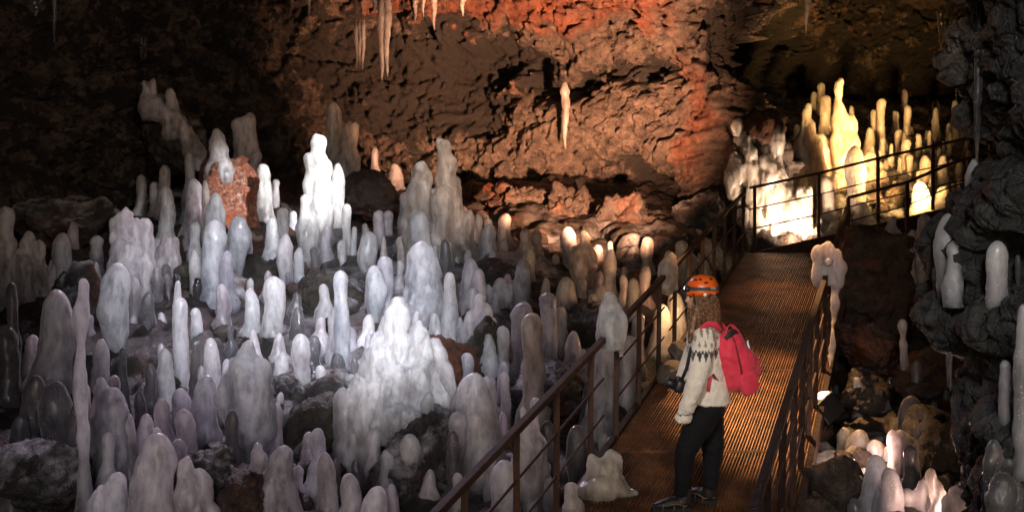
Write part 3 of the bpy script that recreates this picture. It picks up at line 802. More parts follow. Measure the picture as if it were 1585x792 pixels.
def cluster(yb, mat, label, parts, Y=None, skirt=None, name='ice_cluster', vox=None, drape=0.0, smooth=5, cat='ice cluster', group='fused ice clusters'):
    """columns frozen together into one body of ice: parts are (x, ytop, width, kind[, depth step, own base y])"""
    xm = sum(p[0] for p in parts) / len(parts)
    g = at(xm, yb, Y) if Y else ground(xm, yb)
    mb = MB()
    for k, p in enumerate(parts):
        _n[0] += 1
        x, yt, w, kd = p[:4]; dy = p[4] if len(p) > 4 else 0; b = p[5] if len(p) > 5 else yb
        Yk = g.y + dy
        base = at(x, b, Yk); base.z -= .18; top = at(x, yt, Yk); r = w / 2 * Yk / F
        V, Fc = stalag(top.z - base.z, r, kd, _n[0] * 7 + 3, (0, 0), 1.0)
        mb.add(V + np.array(base - g), Fc)
    if skirt:
        for (x, y, w, h, dy) in skirt:
            c = at(x, y, g.y + dy); s = (g.y + dy) / F
            mb.ellipsoid(c - g, (w / 2 * s, w / 2 * s * .8, h / 2 * s), 24, 16)
    v = vox or max(.012, 2.6 * g.y / F)
    o = mb.build(name, M[MATC[mat]], None, True, remesh=v, smoothit=smooth)
    V = bake(o); N = get_n(o)
    D = fbm(V * 5 + _n[0], 3, _n[0] % 60) * .03 + fbm(np.c_[V[:, 0] * 9, V[:, 1] * 9, V[:, 2] * 1.6] + _n[0], 3, 4) * (.022 + drape)
    set_v(o, V + N * D[:, None])
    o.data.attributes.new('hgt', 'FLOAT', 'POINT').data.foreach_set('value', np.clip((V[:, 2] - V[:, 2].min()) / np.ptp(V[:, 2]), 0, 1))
    o.location = g
    return tag(o, label, cat, group)

def icicle(x, yt, yb, w, Y, label, mat='i', lean=0, tips=1, group='icicles', wall=False, name='icicle'):
    _n[0] += 1; rg = np.random.RandomState(_n[0] + 900)
    a = at(x, yt, Y); b = at(x + lean, yb, Y); r = w / 2 * Y / F
    mb = MB(); n = 26
    def one(a, b, r, r2):
        pts, rad = [], []
        for i in range(n + 1):
            t = i / n
            pts.append(Vector(a).lerp(Vector(b), t) - a0 + Vector((math.sin(t * 9 + ph) * r * .12, math.cos(t * 7 + ph) * r * .12, 0)))
            rad.append(r * ((1 - t) ** .75 * (1 - r2) + r2 * (1 - t) ** .3) * (1 + .1 * math.sin(t * 31 + ph) + .06 * math.sin(t * 57)) * min(1, .45 + t * 4.5) + .002)
        mb.tube(pts, rad, 14)
    a0 = Vector(a); ph = rg.uniform(0, 6)
    if tips == 1: one(a, b, r, .12)
    else:
        for k in range(tips):
            f = (k + .5) / tips - .5; ph = rg.uniform(0, 6)
            d = Vector((f * 2 * r, 0, 0)); L = Vector(b) + d * .75 + Vector((0, 0, rg.uniform(0, .12) * (k % 2)))
            one(a + d * .9, L, r / tips * 1.35, .15)
    o = mb.build(name, M[MATC[mat]], None, True); o.location = a0
    return tag(o, label, 'icicle', group)

T = '''
194 202 228 16 d k small grey knob on the dark upper left slope, above a taller one
197 220 262 20 d k shiny dark grey stub below the small knob on the upper left slope
140 233 252 26 d k low dark double lump farthest up the left slope
178 246 276 24 d d squat brownish grey dome below the shiny stub
151 254 274 11 d k tiny dark stub left of the squat brownish dome
142 263 288 15 d k small round dark lump near the left cave wall
165 272 300 18 d k small tilted brown-spotted lump under the squat dome
179 295 330 18 c k narrow dark grey column standing alone under the small lumps
180 322 352 14 c d small grey finger beside the top of the draped ice cluster
219 270 328 18 c d straight grey column, left one of a pair on the dim slope
239 281 332 18 c d short column wedged between two taller grey ones
256 255 334 27 n d tall tapering grey column rising behind the short wedged one
258 288 372 26 d i smooth bullet-shaped grey stalagmite in front of the tapering one
292 236 345 24 b d bottle-shaped grey stalagmite left of the red boulder
297 276 372 38 d d broad grey dome in front of the red boulder's dark side
317 279 380 15 d w small pink-lit knob in front of the red boulder
334 298 388 34 d i sloping pale knob at the lower left corner of the red boulder
322 199 250 17 c d dim brown column in the dark behind the red boulder
303 343 392 17 c i slim grey column left of the thick bright one
329 340 455 36 c i thick bright column with a rounded head, left of the hanging club
366 333 412 33 k i plump bright club just below the red boulder
299 386 445 18 k i little club with a dripping tail at the foot of the slim grey column
384 367 398 13 d i small side knob right of the plump bright club
182 406 545 46 k i big pale grey club above the bottom left columns
95 360 455 30 c d tall dim column on the left slope with a small partner
83 398 455 20 d d small dim partner in front of the tall dim column
129 430 800 26 w i very thin tall wavy column rising from the bottom edge
18 437 605 26 b k dark brown bottle-shaped column at the left edge
8 503 610 36 c k dark brown column cut by the left edge
80 448 600 64 d d broad dim grey slab-like stalagmite on the left
54 580 690 40 d k dark rounded stub below the broad dim slab
92 590 730 56 d k brown-black broad stub left of the thin wavy column
33 642 706 32 d k reddish dark stub near the left edge
36 690 736 26 d k small dark grey stub in front of the reddish one
9 712 800 42 d k dark dome in the bottom left corner
120 540 640 12 c k narrow brown column just behind the thin wavy one
191 537 640 22 n k brownish transparent stub below the big grey club
117 625 760 26 d k dark column foot hidden behind the thin wavy one
216 605 660 20 d k small pale bead-like stub between the purple ones
251 616 720 40 n d purple-grey cone with a shoulder above the biggest dome
230 640 720 34 d d low purple shoulder left of the purple-grey cone
286 632 730 40 d d purple rounded stalagmite right of the cone
278 678 760 36 d d low purple lump in front of the rounded one
241 671 820 76 d i largest smooth purple-white dome at the bottom left
319 580 670 42 d d plain purple bullet left of the big purple club
279 600 665 38 d d dim purple bullet behind the plain one
366 556 680 26 d d purple column hidden behind the big purple club
279 460 592 25 c i bright straight column alone before the dark hollow
303 476 528 18 c i short bright column beside the bright straight one
303 520 612 22 c k dark clear column under the short bright one
326 522 612 29 d i speckled white stub below the ledge
313 565 618 15 d i small white stub in front of the speckled one
350 555 606 18 d i small white-rimmed knob touching the big purple club
430 622 700 22 d d purple side column right of the biggest purple club
387 446 512 26 d i pale short partner of the tall bright column on the brown rock
422 427 516 33 c i tall bright column in the middle of the brown rock
387 430 455 13 d i little round head behind the pale short partner
459 452 480 18 d k small clear lump right of the tall bright column
458 475 530 26 d k dark transparent stub under the small clear lump
465 516 612 28 c i bright upright column, taller of the short twins
438 545 596 25 d i shorter speckled one of the short twins
486 519 570 23 c k dark grey column right of the short twins
523 545 590 27 d k dim grey stub at the foot of the single white column
548 553 600 16 d k thin dim stub left of the mound's shoulder
527 418 580 25 c i single straight white column before the olive rock
409 253 348 27 c i blazing white column right of the red boulder
427 277 335 14 c d dim slim column behind the blazing one
439 321 376 19 c i glowing short column below the blazing one
422 337 392 25 d i burnt-out bright lump beside the glowing short column
441 362 446 25 k i bright club with a dripping tail under the glowing short column
455 326 356 13 c d dim finger behind the glowing column
524 252 368 26 k i second brightest column, right of the tallest white one
537 315 396 15 c i slim white finger under the second brightest column
548 350 406 14 n i little grey cone beside the slim white finger
530 371 412 14 c i short white finger in front of the slim one
492 187 265 27 d k dim brown dome directly behind the tallest white column
546 228 298 12 c w thin pinkish column in front of the dim triple column
520 225 300 22 n k dim cone between the white column and the dim triple column
582 228 288 18 b d small dim bottle on the brown rock
613 253 293 28 d d low dim dome on the brown rock
396 215 275 19 d d dim grey column at the foot of the far grey pair
629 297 372 26 c d dusky column at the left foot of the brown ice mass
589 325 376 19 c d short dusky column, left one of a close pair
602 325 374 17 c d short dusky column, right one of a close pair
649 327 428 43 n i pointed grey stalagmite with a dark tip
569 358 420 31 k i white club standing over a second clubbed lump
577 410 492 32 k i clubbed lump under the white club
595 396 486 25 c d dim grey column behind the white clubs
727 400 480 34 d d rounded grey-brown stalagmite with a lower neighbour
743 415 486 26 d d lower neighbour of the rounded grey-brown one
733 445 490 15 c i small pale finger before the grey-brown pair
699 421 524 31 n i crisp white cone left of the icy lumps
672 483 520 22 d i white rounded stub at the foot of the crisp cone
713 490 530 14 d i tiny stub right of the crisp cone
630 468 506 16 d i small white thumb above the white mound
572 486 540 31 b i white rounded column at the mound's upper left
549 660 700 18 n d little grey cone under the mound's lower left end
497 655 680 15 n d tiny clear cone on the greenish boulder
503 700 800 34 d d purple bullet at the bottom beside the greenish boulder
543 732 800 38 d d shorter purple bullet at the bottom edge
600 695 756 32 n d grey cone with a thin tip in front of the mound
605 748 796 22 d d small stub in front of the thin-tipped cone
583 750 820 52 d i pale dome cut by the bottom edge, in front of the small stub
667 725 766 24 d d small glossy stub on the rusty brown boulder
708 731 806 29 n d pale grey stub beside the near handrail
736 577 720 76 d i large smooth grey dome above the near handrail
758 582 720 30 c i slim side column frozen to the large grey dome
778 504 562 19 c i thin column with a round head above its smaller doubles
781 560 612 22 d d middle bead under the thin round-headed column
781 575 662 17 c d lowest slim finger under the thin round-headed column
757 516 562 27 d i short frosted stub left of the thin round-headed column
778 637 690 18 d d small stub beside the large grey dome
823 484 632 37 c w tall even column with pinkish top, mid slope
808 467 566 35 c d tall grey column behind the pinkish one
848 452 568 27 c d straight column, taller one right of the pinkish column
868 474 530 22 c d narrow column leaning on the taller straight one
885 512 568 27 d d egg-topped stub right of the narrow column
903 540 588 14 d d tiny stub by the near railing, right of the egg-topped one
912 585 640 22 d k dim stub seen between the near railing posts
877 428 500 40 d w broad dusty stalagmite in two steps, above the egg-topped stub
919 453 494 17 c w small tan finger left of the ice cap
931 440 490 26 d w dusty tan lump behind the ice cap
861 393 416 17 d w little orange-lit thumb left of the tall tan stalagmite
965 425 462 13 c w thin orange-lit finger behind the railing
978 430 495 23 d w orange-lit dome right of the thin orange finger
1000 411 466 20 d w dusky stub behind the railing, right of the orange dome
967 412 434 14 d w small brown stub above the thin orange finger
989 483 570 20 c d pale slim column behind the short railing section
782 330 386 30 n w dusky brown cone at the foot of the rubble wall
757 346 408 30 d d broken-topped dusky stub left of the brown cone
1043 452 545 40 d w glowing orange-white dome behind the hiker's railing
1024 470 545 34 d w lower glowing dome left of the glowing orange-white one
1056 372 452 24 c w tan column behind the railing bend
1066 392 460 28 c w broad tan column right of the railing bend
1089 402 460 18 c w small tan column above the orange helmet
1035 388 430 20 d w tan knob perched behind the railing joint
936 500 660 50 n d broad pale cone behind the near railing posts
975 520 640 30 c d grey column hidden behind the railing posts, above the deck edge
893 657 780 38 d k dark blue-grey bullet between the near posts
845 650 770 38 d k dark grey dome behind the near handrail
784 712 810 50 d i pale grey dome in front, crossed by the near handrail
849 736 806 29 d d small pale dome at the foot of the nearest post
843 712 790 18 c d narrow pale stub behind the foot of the nearest post
934 670 708 17 c d small grey stub at the left deck edge
'''
def load(tab, **kw):
    for ln in tab.strip().split('\n'):
        p = ln.split(None, 6)
        x, yt, yb, w = (float(q) for q in p[:4])
        put(x, yt, yb, w, p[4], p[5], p[6], **kw)
load(T)

# bodies of ice grown together
cluster(470, 'i', 'lumpy ice mass with four blunt heads draped over the black ledge', [(199, 320, 28, 'c'), (181, 338, 24, 'd'), (215, 335, 24, 'd'), (231, 339, 22, 'c'), (205, 360, 56, 'k'), (190, 380, 34, 'k', -.1), (228, 390, 26, 'k', -.12)], drape=.02)
cluster(430, 'd', 'glassy ice slab with a notched top right of the four-headed mass', [(263, 358, 24, 'd'), (245, 372, 26, 'd'), (272, 366, 20, 'd'), (256, 385, 60, 'd')], drape=.02)
cluster(455, 'd', 'dim stepped ice mass at the left edge of the cave', [(18, 316, 44, 'n'), (48, 358, 30, 'd'), (62, 368, 20, 'd'), (8, 370, 50, 'd'), (35, 385, 90, 'd')], drape=.015)
cluster(270, 'i', 'white ice knob frozen on top of the red boulder', [(338, 196, 33, 'd', 0, 268), (340, 228, 46, 'd', 0, 268)], Y=16.75)
cluster(252, 'd', 'slanting ribbon of ice with three horns on the high boulder', [(227, 124, 15, 'c', 0, 170), (238, 120, 10, 'c', 0, 172), (264, 135, 26, 'n', 0, 200)], Y=17.9,
        skirt=[(235, 168, 40, 36, 0), (258, 180, 34, 30, 0), (276, 192, 32, 34, 0), (288, 208, 30, 40, 0), (298, 228, 32, 50, 0), (306, 246, 28, 44, 0)])
cluster(285, 'd', 'far grey pair of columns fused at the base, in the dark', [(373, 182, 28, 'c'), (387, 175, 23, 'c'), (393, 214, 18, 'c')], Y=18.4)
cluster(300, 'w', 'dim triple column standing in the dark behind the white ones', [(518, 158, 27, 'c'), (537, 186, 24, 'c'), (550, 190, 17, 'c'), (530, 230, 54, 'c')], Y=18.3)
cluster(392, 'i', 'tallest white column, blazing bright with narrow head and wide shoulders', [(494, 209, 23, 'c'), (485, 234, 24, 'c'), (506, 238, 19, 'c'), (494, 270, 36, 'c', 0)], vox=.016)
cluster(402, 'i', 'bright double column joined to the foot of the tallest white one', [(476, 298, 27, 'c'), (468, 325, 20, 'd'), (486, 330, 22, 'd')])
cluster(412, 'w', 'big brown ice mass with stepped peaks below the cave wall', [(684, 210, 46, 'n', 0), (686, 225, 36, 'd', 0), (657, 248, 38, 'd'), (683, 283, 34, 'd', -.2), (641, 272, 34, 'd', -.1), (700, 262, 34, 'd', .1), (710, 306, 24, 'd'), (728, 321, 24, 'd'), (690, 300, 84, 'd', .1), (660, 310, 50, 'd'), (712, 345, 66, 'd'), (700, 372, 20, 'd', -.3), (668, 360, 24, 'd', -.3)], drape=.015)
cluster(496, 'i', 'wide pale dome with flaring foot above the white mound', [(656, 369, 60, 'd'), (640, 440, 60, 'd'), (675, 440, 40, 'd')], skirt=[(645, 480, 88, 50, 0)])
cluster(535, 'i', 'cluster of icy lumps behind the thin round-headed column', [(738, 458, 30, 'd'), (752, 470, 26, 'd'), (725, 476, 22, 'd'), (742, 490, 56, 'd'), (765, 490, 20, 'd')], drape=.015)
cluster(425, 'w', 'tan stalagmite with two heads above the big smooth boulder', [(814, 352, 22, 'd'), (828, 356, 24, 'd'), (820, 372, 40, 'd'), (804, 382, 18, 'd')], Y=14.5)
cluster(452, 'w', 'tall tan stalagmite with a low shoulder, lit orange from its side', [(904, 357, 36, 'n'), (903, 372, 38, 'c'), (889, 378, 20, 'd')])
cluster(470, 'd', 'row of low grey-brown stubs grown together left of the dark boulder', [(757, 440, 18, 'd'), (775, 428, 22, 'd'), (790, 432, 20, 'd'), (768, 445, 40, 'd')])
# the big white mound
cluster(690, 'i', 'great white ice mound with several peaks in the middle of the slope',
        [(607, 462, 40, 'd', 0), (594, 486, 28, 'd'), (643, 492, 32, 'd'), (657, 510, 32, 'd'), (672, 520, 30, 'd'), (664, 516, 16, 'd', -.1), (588, 515, 50, 'n'), (620, 508, 60, 'd'), (645, 520, 66, 'd'), (683, 560, 28, 'd'),
         (533, 602, 24, 'd', -.3, 690), (560, 575, 44, 'd', -.25, 690), (547, 612, 34, 'd', -.3, 690), (664, 610, 24, 'd', -.4, 660), (690, 620, 20, 'd', -.1, 665), (549, 668, 13, 'd', -.4, 700)],
        skirt=[(612, 615, 140, 140, 0), (565, 640, 84, 110, -.2), (656, 615, 80, 120, -.1), (595, 585, 80, 120, -.05), (620, 655, 100, 70, -.25)], name='ice_mound', cat='ice mound', drape=.035, vox=.016, smooth=6)
cluster(800, 'd', 'twin-headed purple lump at the bottom, right of the purple club', [(402, 680, 36, 'd'), (437, 686, 40, 'd'), (420, 720, 70, 'd'), (455, 740, 24, 'd')])
cluster(700, 'i', 'biggest purple club-shaped stalagmite, pointed at its top', [(381, 525, 46, 'd', 0, 690), (387, 545, 74, 'k'), (362, 553, 34, 'k')], cat='stalagmite', name='ice_stalagmite', group='ice stalagmites on the slope left of the walkway', smooth=8)
cluster(742, 'd', 'broad purple block of fused columns behind the thin wavy column', [(160, 586, 34, 'd'), (176, 600, 56, 'c'), (150, 612, 34, 'd'), (168, 630, 72, 'c')])
cluster(820, 'i', 'pair of pale purple lumps left of the biggest dome', [(182, 730, 46, 'd'), (162, 748, 36, 'd')])
cluster(820, 'd', 'leaning purple lump right of the biggest dome', [(290, 706, 34, 'd'), (308, 724, 44, 'd'), (300, 760, 70, 'd'), (330, 775, 36, 'd')])
cluster(800, 'd', 'pale fused columns seen through the near railing', [(811, 629, 20, 'd'), (812, 645, 36, 'd'), (828, 618, 16, 'c'), (838, 665, 28, 'd'), (822, 668, 56, 'c')])
cluster(775, 'w', 'pinkish two-peaked ice mound spreading onto the deck', [(918, 700, 36, 'd', 0, 762), (942, 691, 38, 'd', 0, 762), (931, 712, 70, 'd', 0, 765), (950, 725, 40, 'd', 0, 765)], Y=7.95,
        skirt=[(932, 755, 86, 50, 0), (965, 762, 50, 18, 0), (905, 768, 40, 22, 0)], vox=.014)
cluster(690, 'w', 'flat lump of pink ice on the deck edge, up from the two-peaked mound', [(956, 673, 22, 'd', 0, 686)], Y=9.35, skirt=[(960, 684, 36, 14, 0)], vox=.012)
cluster(702, 'w', 'smallest crust of pink ice at the deck edge', [(952, 696, 12, 'd', 0, 704)], Y=9.0, skirt=[(955, 701, 20, 9, 0)], vox=.01)
cluster(800, 'w', 'tan ice lump at the bottom edge by the deck corner', [(890, 776, 28, 'd', 0, 800), (884, 748, 12, 'c', 0, 800)], Y=7.5)
# ice frozen on the railings
cluster(505, 'i', 'white three-lobed ice cap frozen on the end of the near handrail', [(944, 450, 22, 'd', 0, 500), (934, 464, 20, 'd', 0, 500), (954, 470, 22, 'd', 0, 510), (944, 480, 40, 'c', 0, 506), (962, 478, 12, 'd', 0, 520)], Y=8.72, vox=.011, name='rail_ice', cat='ice cap', group='ice frozen on the railings')
cluster(420, 'w', 'tan ice knob frozen on the railing joint left of the helmet', [(1031, 397, 26, 'd', 0, 426), (1040, 388, 18, 'd', .1, 420)], Y=10.95, vox=.014, name='rail_ice', cat='ice cap', group='ice frozen on the railings')
cluster(420, 'd', 'mushroom-shaped ice blob with a long drip on the right railing end', [(1282, 370, 28, 'd', 0, 402), (1272, 380, 24, 'd', 0, 415), (1294, 384, 22, 'd', 0, 415), (1284, 384, 34, 'c', 0, 412)], Y=10.95, vox=.013, name='rail_ice', cat='ice cap', group='ice frozen on the railings',
        skirt=[(1294, 430, 11, 60, 0), (1291, 470, 10, 70, 0), (1288, 520, 8, 80, 0), (1284, 570, 6, 80, 0), (1282, 404, 16, 12, -.12)])

# many small dim ones crowd the gaps
_all = [tuple(float(q) for q in ln.split(None, 3)[:3]) for ln in T.strip().split('\n')]
_rf = np.random.RandomState(77); _pl = []
def filler(n, xr, yr, mats, label, group, hs=(38, 105), ws=(16, 36), far=20, side=True):
    c = 0; tries = 0
    while c < n and tries < 4000:
        tries += 1
        x = _rf.uniform(*xr); yb = _rf.uniform(*yr)
        if any(abs(x - a) < far and abs(yb - b) < far * 1.6 for a, _, b in _all): continue
        Yg = ground(x, yb).y; k = 9.5 / Yg
        w = _rf.uniform(*ws) * min(1.25, max(.55, k)); h = w * _rf.uniform(1.5, 3.6)
        if side and (x - CX) / F * Yg > path_L(Yg) - .25: continue
        put(x, yb - h, yb, w, 'dcdnb'[_rf.randint(5)], mats[_rf.randint(len(mats))], label, group=group)
        _all.append((x, 0, yb)); c += 1
filler(88, (40, 770), (400, 790), 'ddkdi', 'dim grey ice stalagmite crowded in the gaps between brighter ones', 'dim stalagmites crowding the left slope')
filler(16, (560, 760), (355, 425), 'wdw', 'dusky small stalagmite on the slope below the brown ice mass', 'dusky stalagmites under the cave wall', ws=(16, 30), far=16)
filler(16, (750, 1010), (405, 490), 'wd', 'dusty tan stalagmite crowded beside the climbing railing', 'tan stalagmites beside the railing', ws=(22, 42), far=16)
filler(30, (1335, 1505), (205, 305), 'ww', 'slender pale gold finger of ice on the far chamber slope', 'gold fingers on the far slope', ws=(13, 21), far=7, side=False)
PIT = '''
1312 505 542 18 d w small pale knob on the brown flat rock
1397 493 606 18 w d slim wavy grey column standing alone in the pit
1422 556 612 25 b k dim bottle-shaped stub right of the slim wavy column
1375 500 530 26 d k dark low dome behind the slim wavy column
1378 583 604 16 d k tiny dark stub at the foot of the slim wavy column
1294 595 616 12 d k little brown stub near the floodlight
1362 605 640 36 d k dark rounded lump below the slim wavy column
1416 612 672 46 d k large dark mound of ice in the pit's back row
1413 630 672 21 d d grey stub, rear left of three stepped ones by the black rock
1428 625 660 17 d d highest of three stepped stubs leaning on the black rock
1418 643 700 18 c d palest front one of three stepped stubs by the black rock
1465 603 630 15 d k dim stub against the rock wall
1445 620 650 13 d k tiny pinkish stub on the rim of the black rock
1305 661 704 25 c w pink-lit upright thumb in the lit pocket
1336 665 704 42 d w reddish dome in the lit pocket
1353 680 716 35 c i brightest flat-topped block in the lit pocket
1374 689 718 15 c i small bright knob right of the flat-topped block
1322 690 716 34 d w pale low lump in front of the reddish dome
1408 688 782 40 n k grey-brown cone in front of the black rock
1358 703 790 48 d d blue-grey dome behind the larger one
1373 722 812 46 d d largest blue-grey dome at the bottom right
1358 756 806 20 d d small blue-grey stub before the largest dome
1333 730 780 17 d d narrow blue-grey stub left of the domes
1322 770 810 34 d k low dark glassy dome at the bottom, left of the blue-grey ones
1288 758 800 16 d k small greenish round stub in the bottom row
1280 766 806 18 d k small greenish column beside the round stub
1262 784 810 26 d w olive stub cut by the bottom edge near the railing
1440 760 806 26 d k low dark stub at the bottom below the bright ice slabs
'''
load(PIT)
cluster(805, 'd', 'wide blue-grey stalagmite with an orange stain at the bottom', [(1424, 737, 40, 'd'), (1408, 756, 40, 'd'), (1432, 750, 36, 'd')])
cluster(640, 'w', 'lumpy layered yellowish ice beside the floodlight', [(1326, 583, 26, 'd'), (1318, 604, 28, 'd'), (1333, 610, 26, 'd'), (1325, 625, 34, 'd', -.1)], skirt=[(1326, 632, 42, 22, 0)])
cluster(735, 'd', 'mushroom-like grey ice with drips, right of the lit pocket', [(1380, 664, 18, 'd', 0, 690), (1394, 664, 20, 'd', 0, 690), (1387, 668, 30, 'd', 0, 700)], skirt=[(1381, 705, 8, 60, 0), (1390, 708, 8, 70, 0), (1398, 700, 6, 50, 0)])
cluster(725, 'w', 'pink-lit sheet of ice flowing through the lit pocket', [(1290, 700, 30, 'd', 0, 725)], skirt=[(1285, 714, 60, 34, 0), (1320, 712, 70, 34, 0), (1345, 725, 60, 50, 0), (1262, 722, 34, 20, 0)])
# ice on the near rock wall
put(1546, 372, 478, 33, 'c', 'd', 'pale column standing on the ledge of the near rock wall', Y=5.42, group='ice stalagmites on the near rock wall')
put(1466, 330, 470, 38, 'k', 'd', 'grey club clinging to the left side of the near rock wall', Y=5.9, group='ice stalagmites on the near rock wall')
put(1476, 372, 440, 30, 'd', 'd', 'small round lump on the side of the grey wall club', Y=5.75, group='ice stalagmites on the near rock wall')
put(1554, 557, 640, 18, 'c', 'd', 'slim grey finger on the lower rock wall', Y=5.05, group='ice stalagmites on the near rock wall')
put(1586, 470, 700, 34, 'n', 'd', 'pale ice spike cut by the right edge of the picture', Y=4.9, group='ice stalagmites on the near rock wall')
put(1508, 246, 316, 24, 'k', 'd', 'egg-shaped ice lump right under the longest icicle', Y=6.0, group='ice stalagmites on the near rock wall')
cluster(820, 'k', 'glassy curtain of frozen drips at the foot of the near rock wall', [(1535, 680, 26, 'd', 0), (1560, 690, 34, 'd', 0), (1583, 640, 30, 'd', 0), (1548, 740, 28, 'd', -.1), (1572, 760, 30, 'd', -.1), (1525, 720, 22, 'c', .1)], Y=4.95, drape=.03, vox=.011)
cluster(790, 'i', 'bright ribbed slab of ice lit from behind at the lower right', [(1497, 752, 20, 'd', 0, 800), (1482, 760, 24, 'c', 0, 800), (1468, 768, 22, 'c', 0, 805), (1505, 745, 14, 'd', .1, 800)], Y=6.6, drape=.02, vox=.012)
cluster(760, 'w', 'rough orange-lit ice slab leaning on the black rock', [(1441, 725, 18, 'c', 0, 790), (1450, 742, 18, 'c', 0, 800), (1458, 756, 14, 'c', 0, 800)], Y=7.2, drape=.03, vox=.012)

FAR = '''
1271 128 176 15 c w amber finger, shorter neighbour of the tallest yellow one
1260 142 176 11 c w narrow amber finger at the left of the yellow group
1275 147 214 19 c w stout amber column before the two amber fingers
1234 192 216 13 d i small white knob on the flank of the yellow cone
1285 187 214 9 c w short pinkish finger between the yellow columns
1364 152 225 13 c w slim dark-tipped yellow column right of the yellow group
1353 170 222 9 c w thin brown finger behind the slim dark-tipped column
1366 212 246 10 c w small yellow finger under the slim dark-tipped column
1344 197 236 20 n w brown cone between the yellow group and the dark-tipped column
1318 163 210 10 d w brown stub behind the yellow group
1399 138 184 10 c w tallest thin tan finger on the far slope
1404 163 214 11 c w tan finger just below the tallest thin one
1388 172 206 9 c w short tan finger left of the tallest thin one
1391 200 244 12 c w tan finger in the second row, above the stepped stub
1404 215 262 16 c w stout tan stub in the middle of the far slope
1421 207 250 10 c w thin tan finger right of the stout stub
1430 240 282 22 d w stepped tan stub just over the far handrail
1478 155 212 16 d d dusky rounded column on the far right slope
1494 170 212 18 d d lower dusky column right of the rounded one
1468 190 216 10 d d tiny dusky stub before the dusky columns
1449 155 188 18 n k dark cone far back at the right
1439 202 232 6 c d hair-thin dusky finger on the far slope
1460 240 292 15 d d brown-grey dome behind the middle of the far railing
1484 247 292 13 d d narrow brown-grey finger behind the far railing
1454 228 254 8 d d tiny grey stub behind the far handrail
1428 281 334 33 d w brightest yellow dome behind the far railing
1460 288 322 23 d w glowing yellow dome beside the brightest one
1485 277 322 13 n w thin glowing yellow spike at the right of the domes
1282 272 330 22 c w pinkish column behind the far railing, left of the big yellow club
1327 225 324 34 k w big glowing yellow club behind the far railing
1338 312 344 30 d w low yellowish lump at the foot of the big yellow club
1310 318 346 14 d i small pale knob at the foot of the far railing
'''
load(FAR, )
cluster(292, 'w', 'tallest yellow column with stepped shoulders in the far chamber', [(1295, 120, 15, 'c'), (1293, 150, 20, 'c'), (1303, 165, 22, 'd'), (1317, 178, 22, 'd'), (1305, 190, 40, 'd')])
cluster(306, 'w', 'broad yellow ice cone with a thin horn in the far chamber', [(1248, 157, 9, 'c'), (1243, 165, 22, 'd'), (1246, 185, 44, 'n'), (1258, 215, 46, 'n'), (1236, 205, 30, 'n')], drape=.02)
_rc = np.random.RandomState(21); _bl = []
for k in range(230):
    f = _rc.uniform(0, 1) ** .8
    cx = 1158 + 66 * f + _rc.normal() * (24 - 4 * f); cy = 205 + 175 * f + _rc.normal() * 10
    sz = _rc.uniform(7, 15) * (1 + .5 * f)
    _bl.append((cx, cy, sz * _rc.uniform(.8, 1.3), sz * _rc.uniform(1.2, 2.6) * (1 + .8 * f), .22 * (1 - f) + _rc.uniform(-.1, .1)))
boulder(1172, 262, 18.45, 118, 165, .9, 'dark reddish rock under the blazing frozen cascade', 'rock_dry', 149, (0, .35, 0), rough=.1)
cluster(312, 'w', 'broad amber ice bank under the yellow columns of the far chamber', [(1268, 205, 50, 'd'), (1290, 225, 60, 'd'), (1320, 232, 54, 'd'), (1345, 236, 44, 'd'), (1306, 250, 60, 'd', -.2), (1362, 262, 40, 'd', -.1)], Y=20.4, drape=.03)
cluster(384, 'w', 'blazing white frozen cascade pouring down the rocks below the yellow ice',
        [(1222, 325, 34, 'd', .1, 392), (1204, 345, 32, 'd', 0, 392), (1240, 338, 32, 'd', 0, 392), (1254, 360, 20, 'd', -.1, 392), (1264, 356, 12, 'd', -.1, 380)],
        Y=17.9, skirt=_bl, drape=.05, name='frozen_cascade', cat='ice cascade', smooth=9, vox=.02)
cluster(400, 'd', 'low grey stubs standing below the kick plate, left pair', [(1380, 335, 24, 'd'), (1372, 345, 18, 'd'), (1390, 352, 16, 'd')], Y=14.6)
cluster(420, 'd', 'tall grey stalagmite below the kick plate with a lower companion', [(1428, 331, 24, 'c'), (1410, 356, 22, 'd'), (1422, 385, 30, 'c')], Y=14.2)
cluster(450, 'd', 'dim lumpy ice column in the cleft right of the dark slab', [(1410, 384, 20, 'd'), (1430, 400, 20, 'd'), (1405, 420, 18, 'd')], Y=13.8)
cluster(375, 'd', 'grey stub between the kick plate and the near rock wall', [(1466, 332, 20, 'd'), (1456, 345, 18, 'd')], Y=14.6)
cluster(200, 'w', 'knobbly yellow-lit ice bank glimpsed behind the near rock wall', [(1532, 105, 22, 'd'), (1545, 120, 26, 'd'), (1556, 148, 20, 'd'), (1540, 150, 50, 'd')], Y=17.5, skirt=[(1540, 180, 50, 60, 0)])

# icicles
icicle(595, -6, 127, 21, 17.6, 'thick hanging icicle ending in two long points, high on the lit wall', 'w', tips=2)
icicle(557, 30, 108, 19, 17.9, 'thin double icicle left of the thick two-pointed one', 'w', tips=3)
for k, (x, y0, y1, w, lab) in enumerate([(580, -6, 20, 10, 'short stub of icicle just left of the thick two-pointed one'), (643, -6, 34, 9, 'first short icicle on the red ledge, right of the thick one'), (655, -6, 28, 7, 'thin middle icicle on the red ledge'),
                                         (672, -4, 48, 10, 'longest small icicle on the red ledge'), (716, -6, 26, 10, 'broad short icicle near the right end of the red ledge'), (478, -6, 24, 9, 'faint icicle at the left end of the red ledge')]):
    icicle(x, y0, y1, w, 17.9, lab, 'w', group='small icicles along the red ledge')
icicle(875, 128, 232, 15, 19.35, 'pale frozen trickle hanging on the middle of the lit wall', 'w')
icicle(1250, -6, 52, 9, 19.0, 'yellow icicle hanging at the top of the far chamber', 'w', lean=-3)
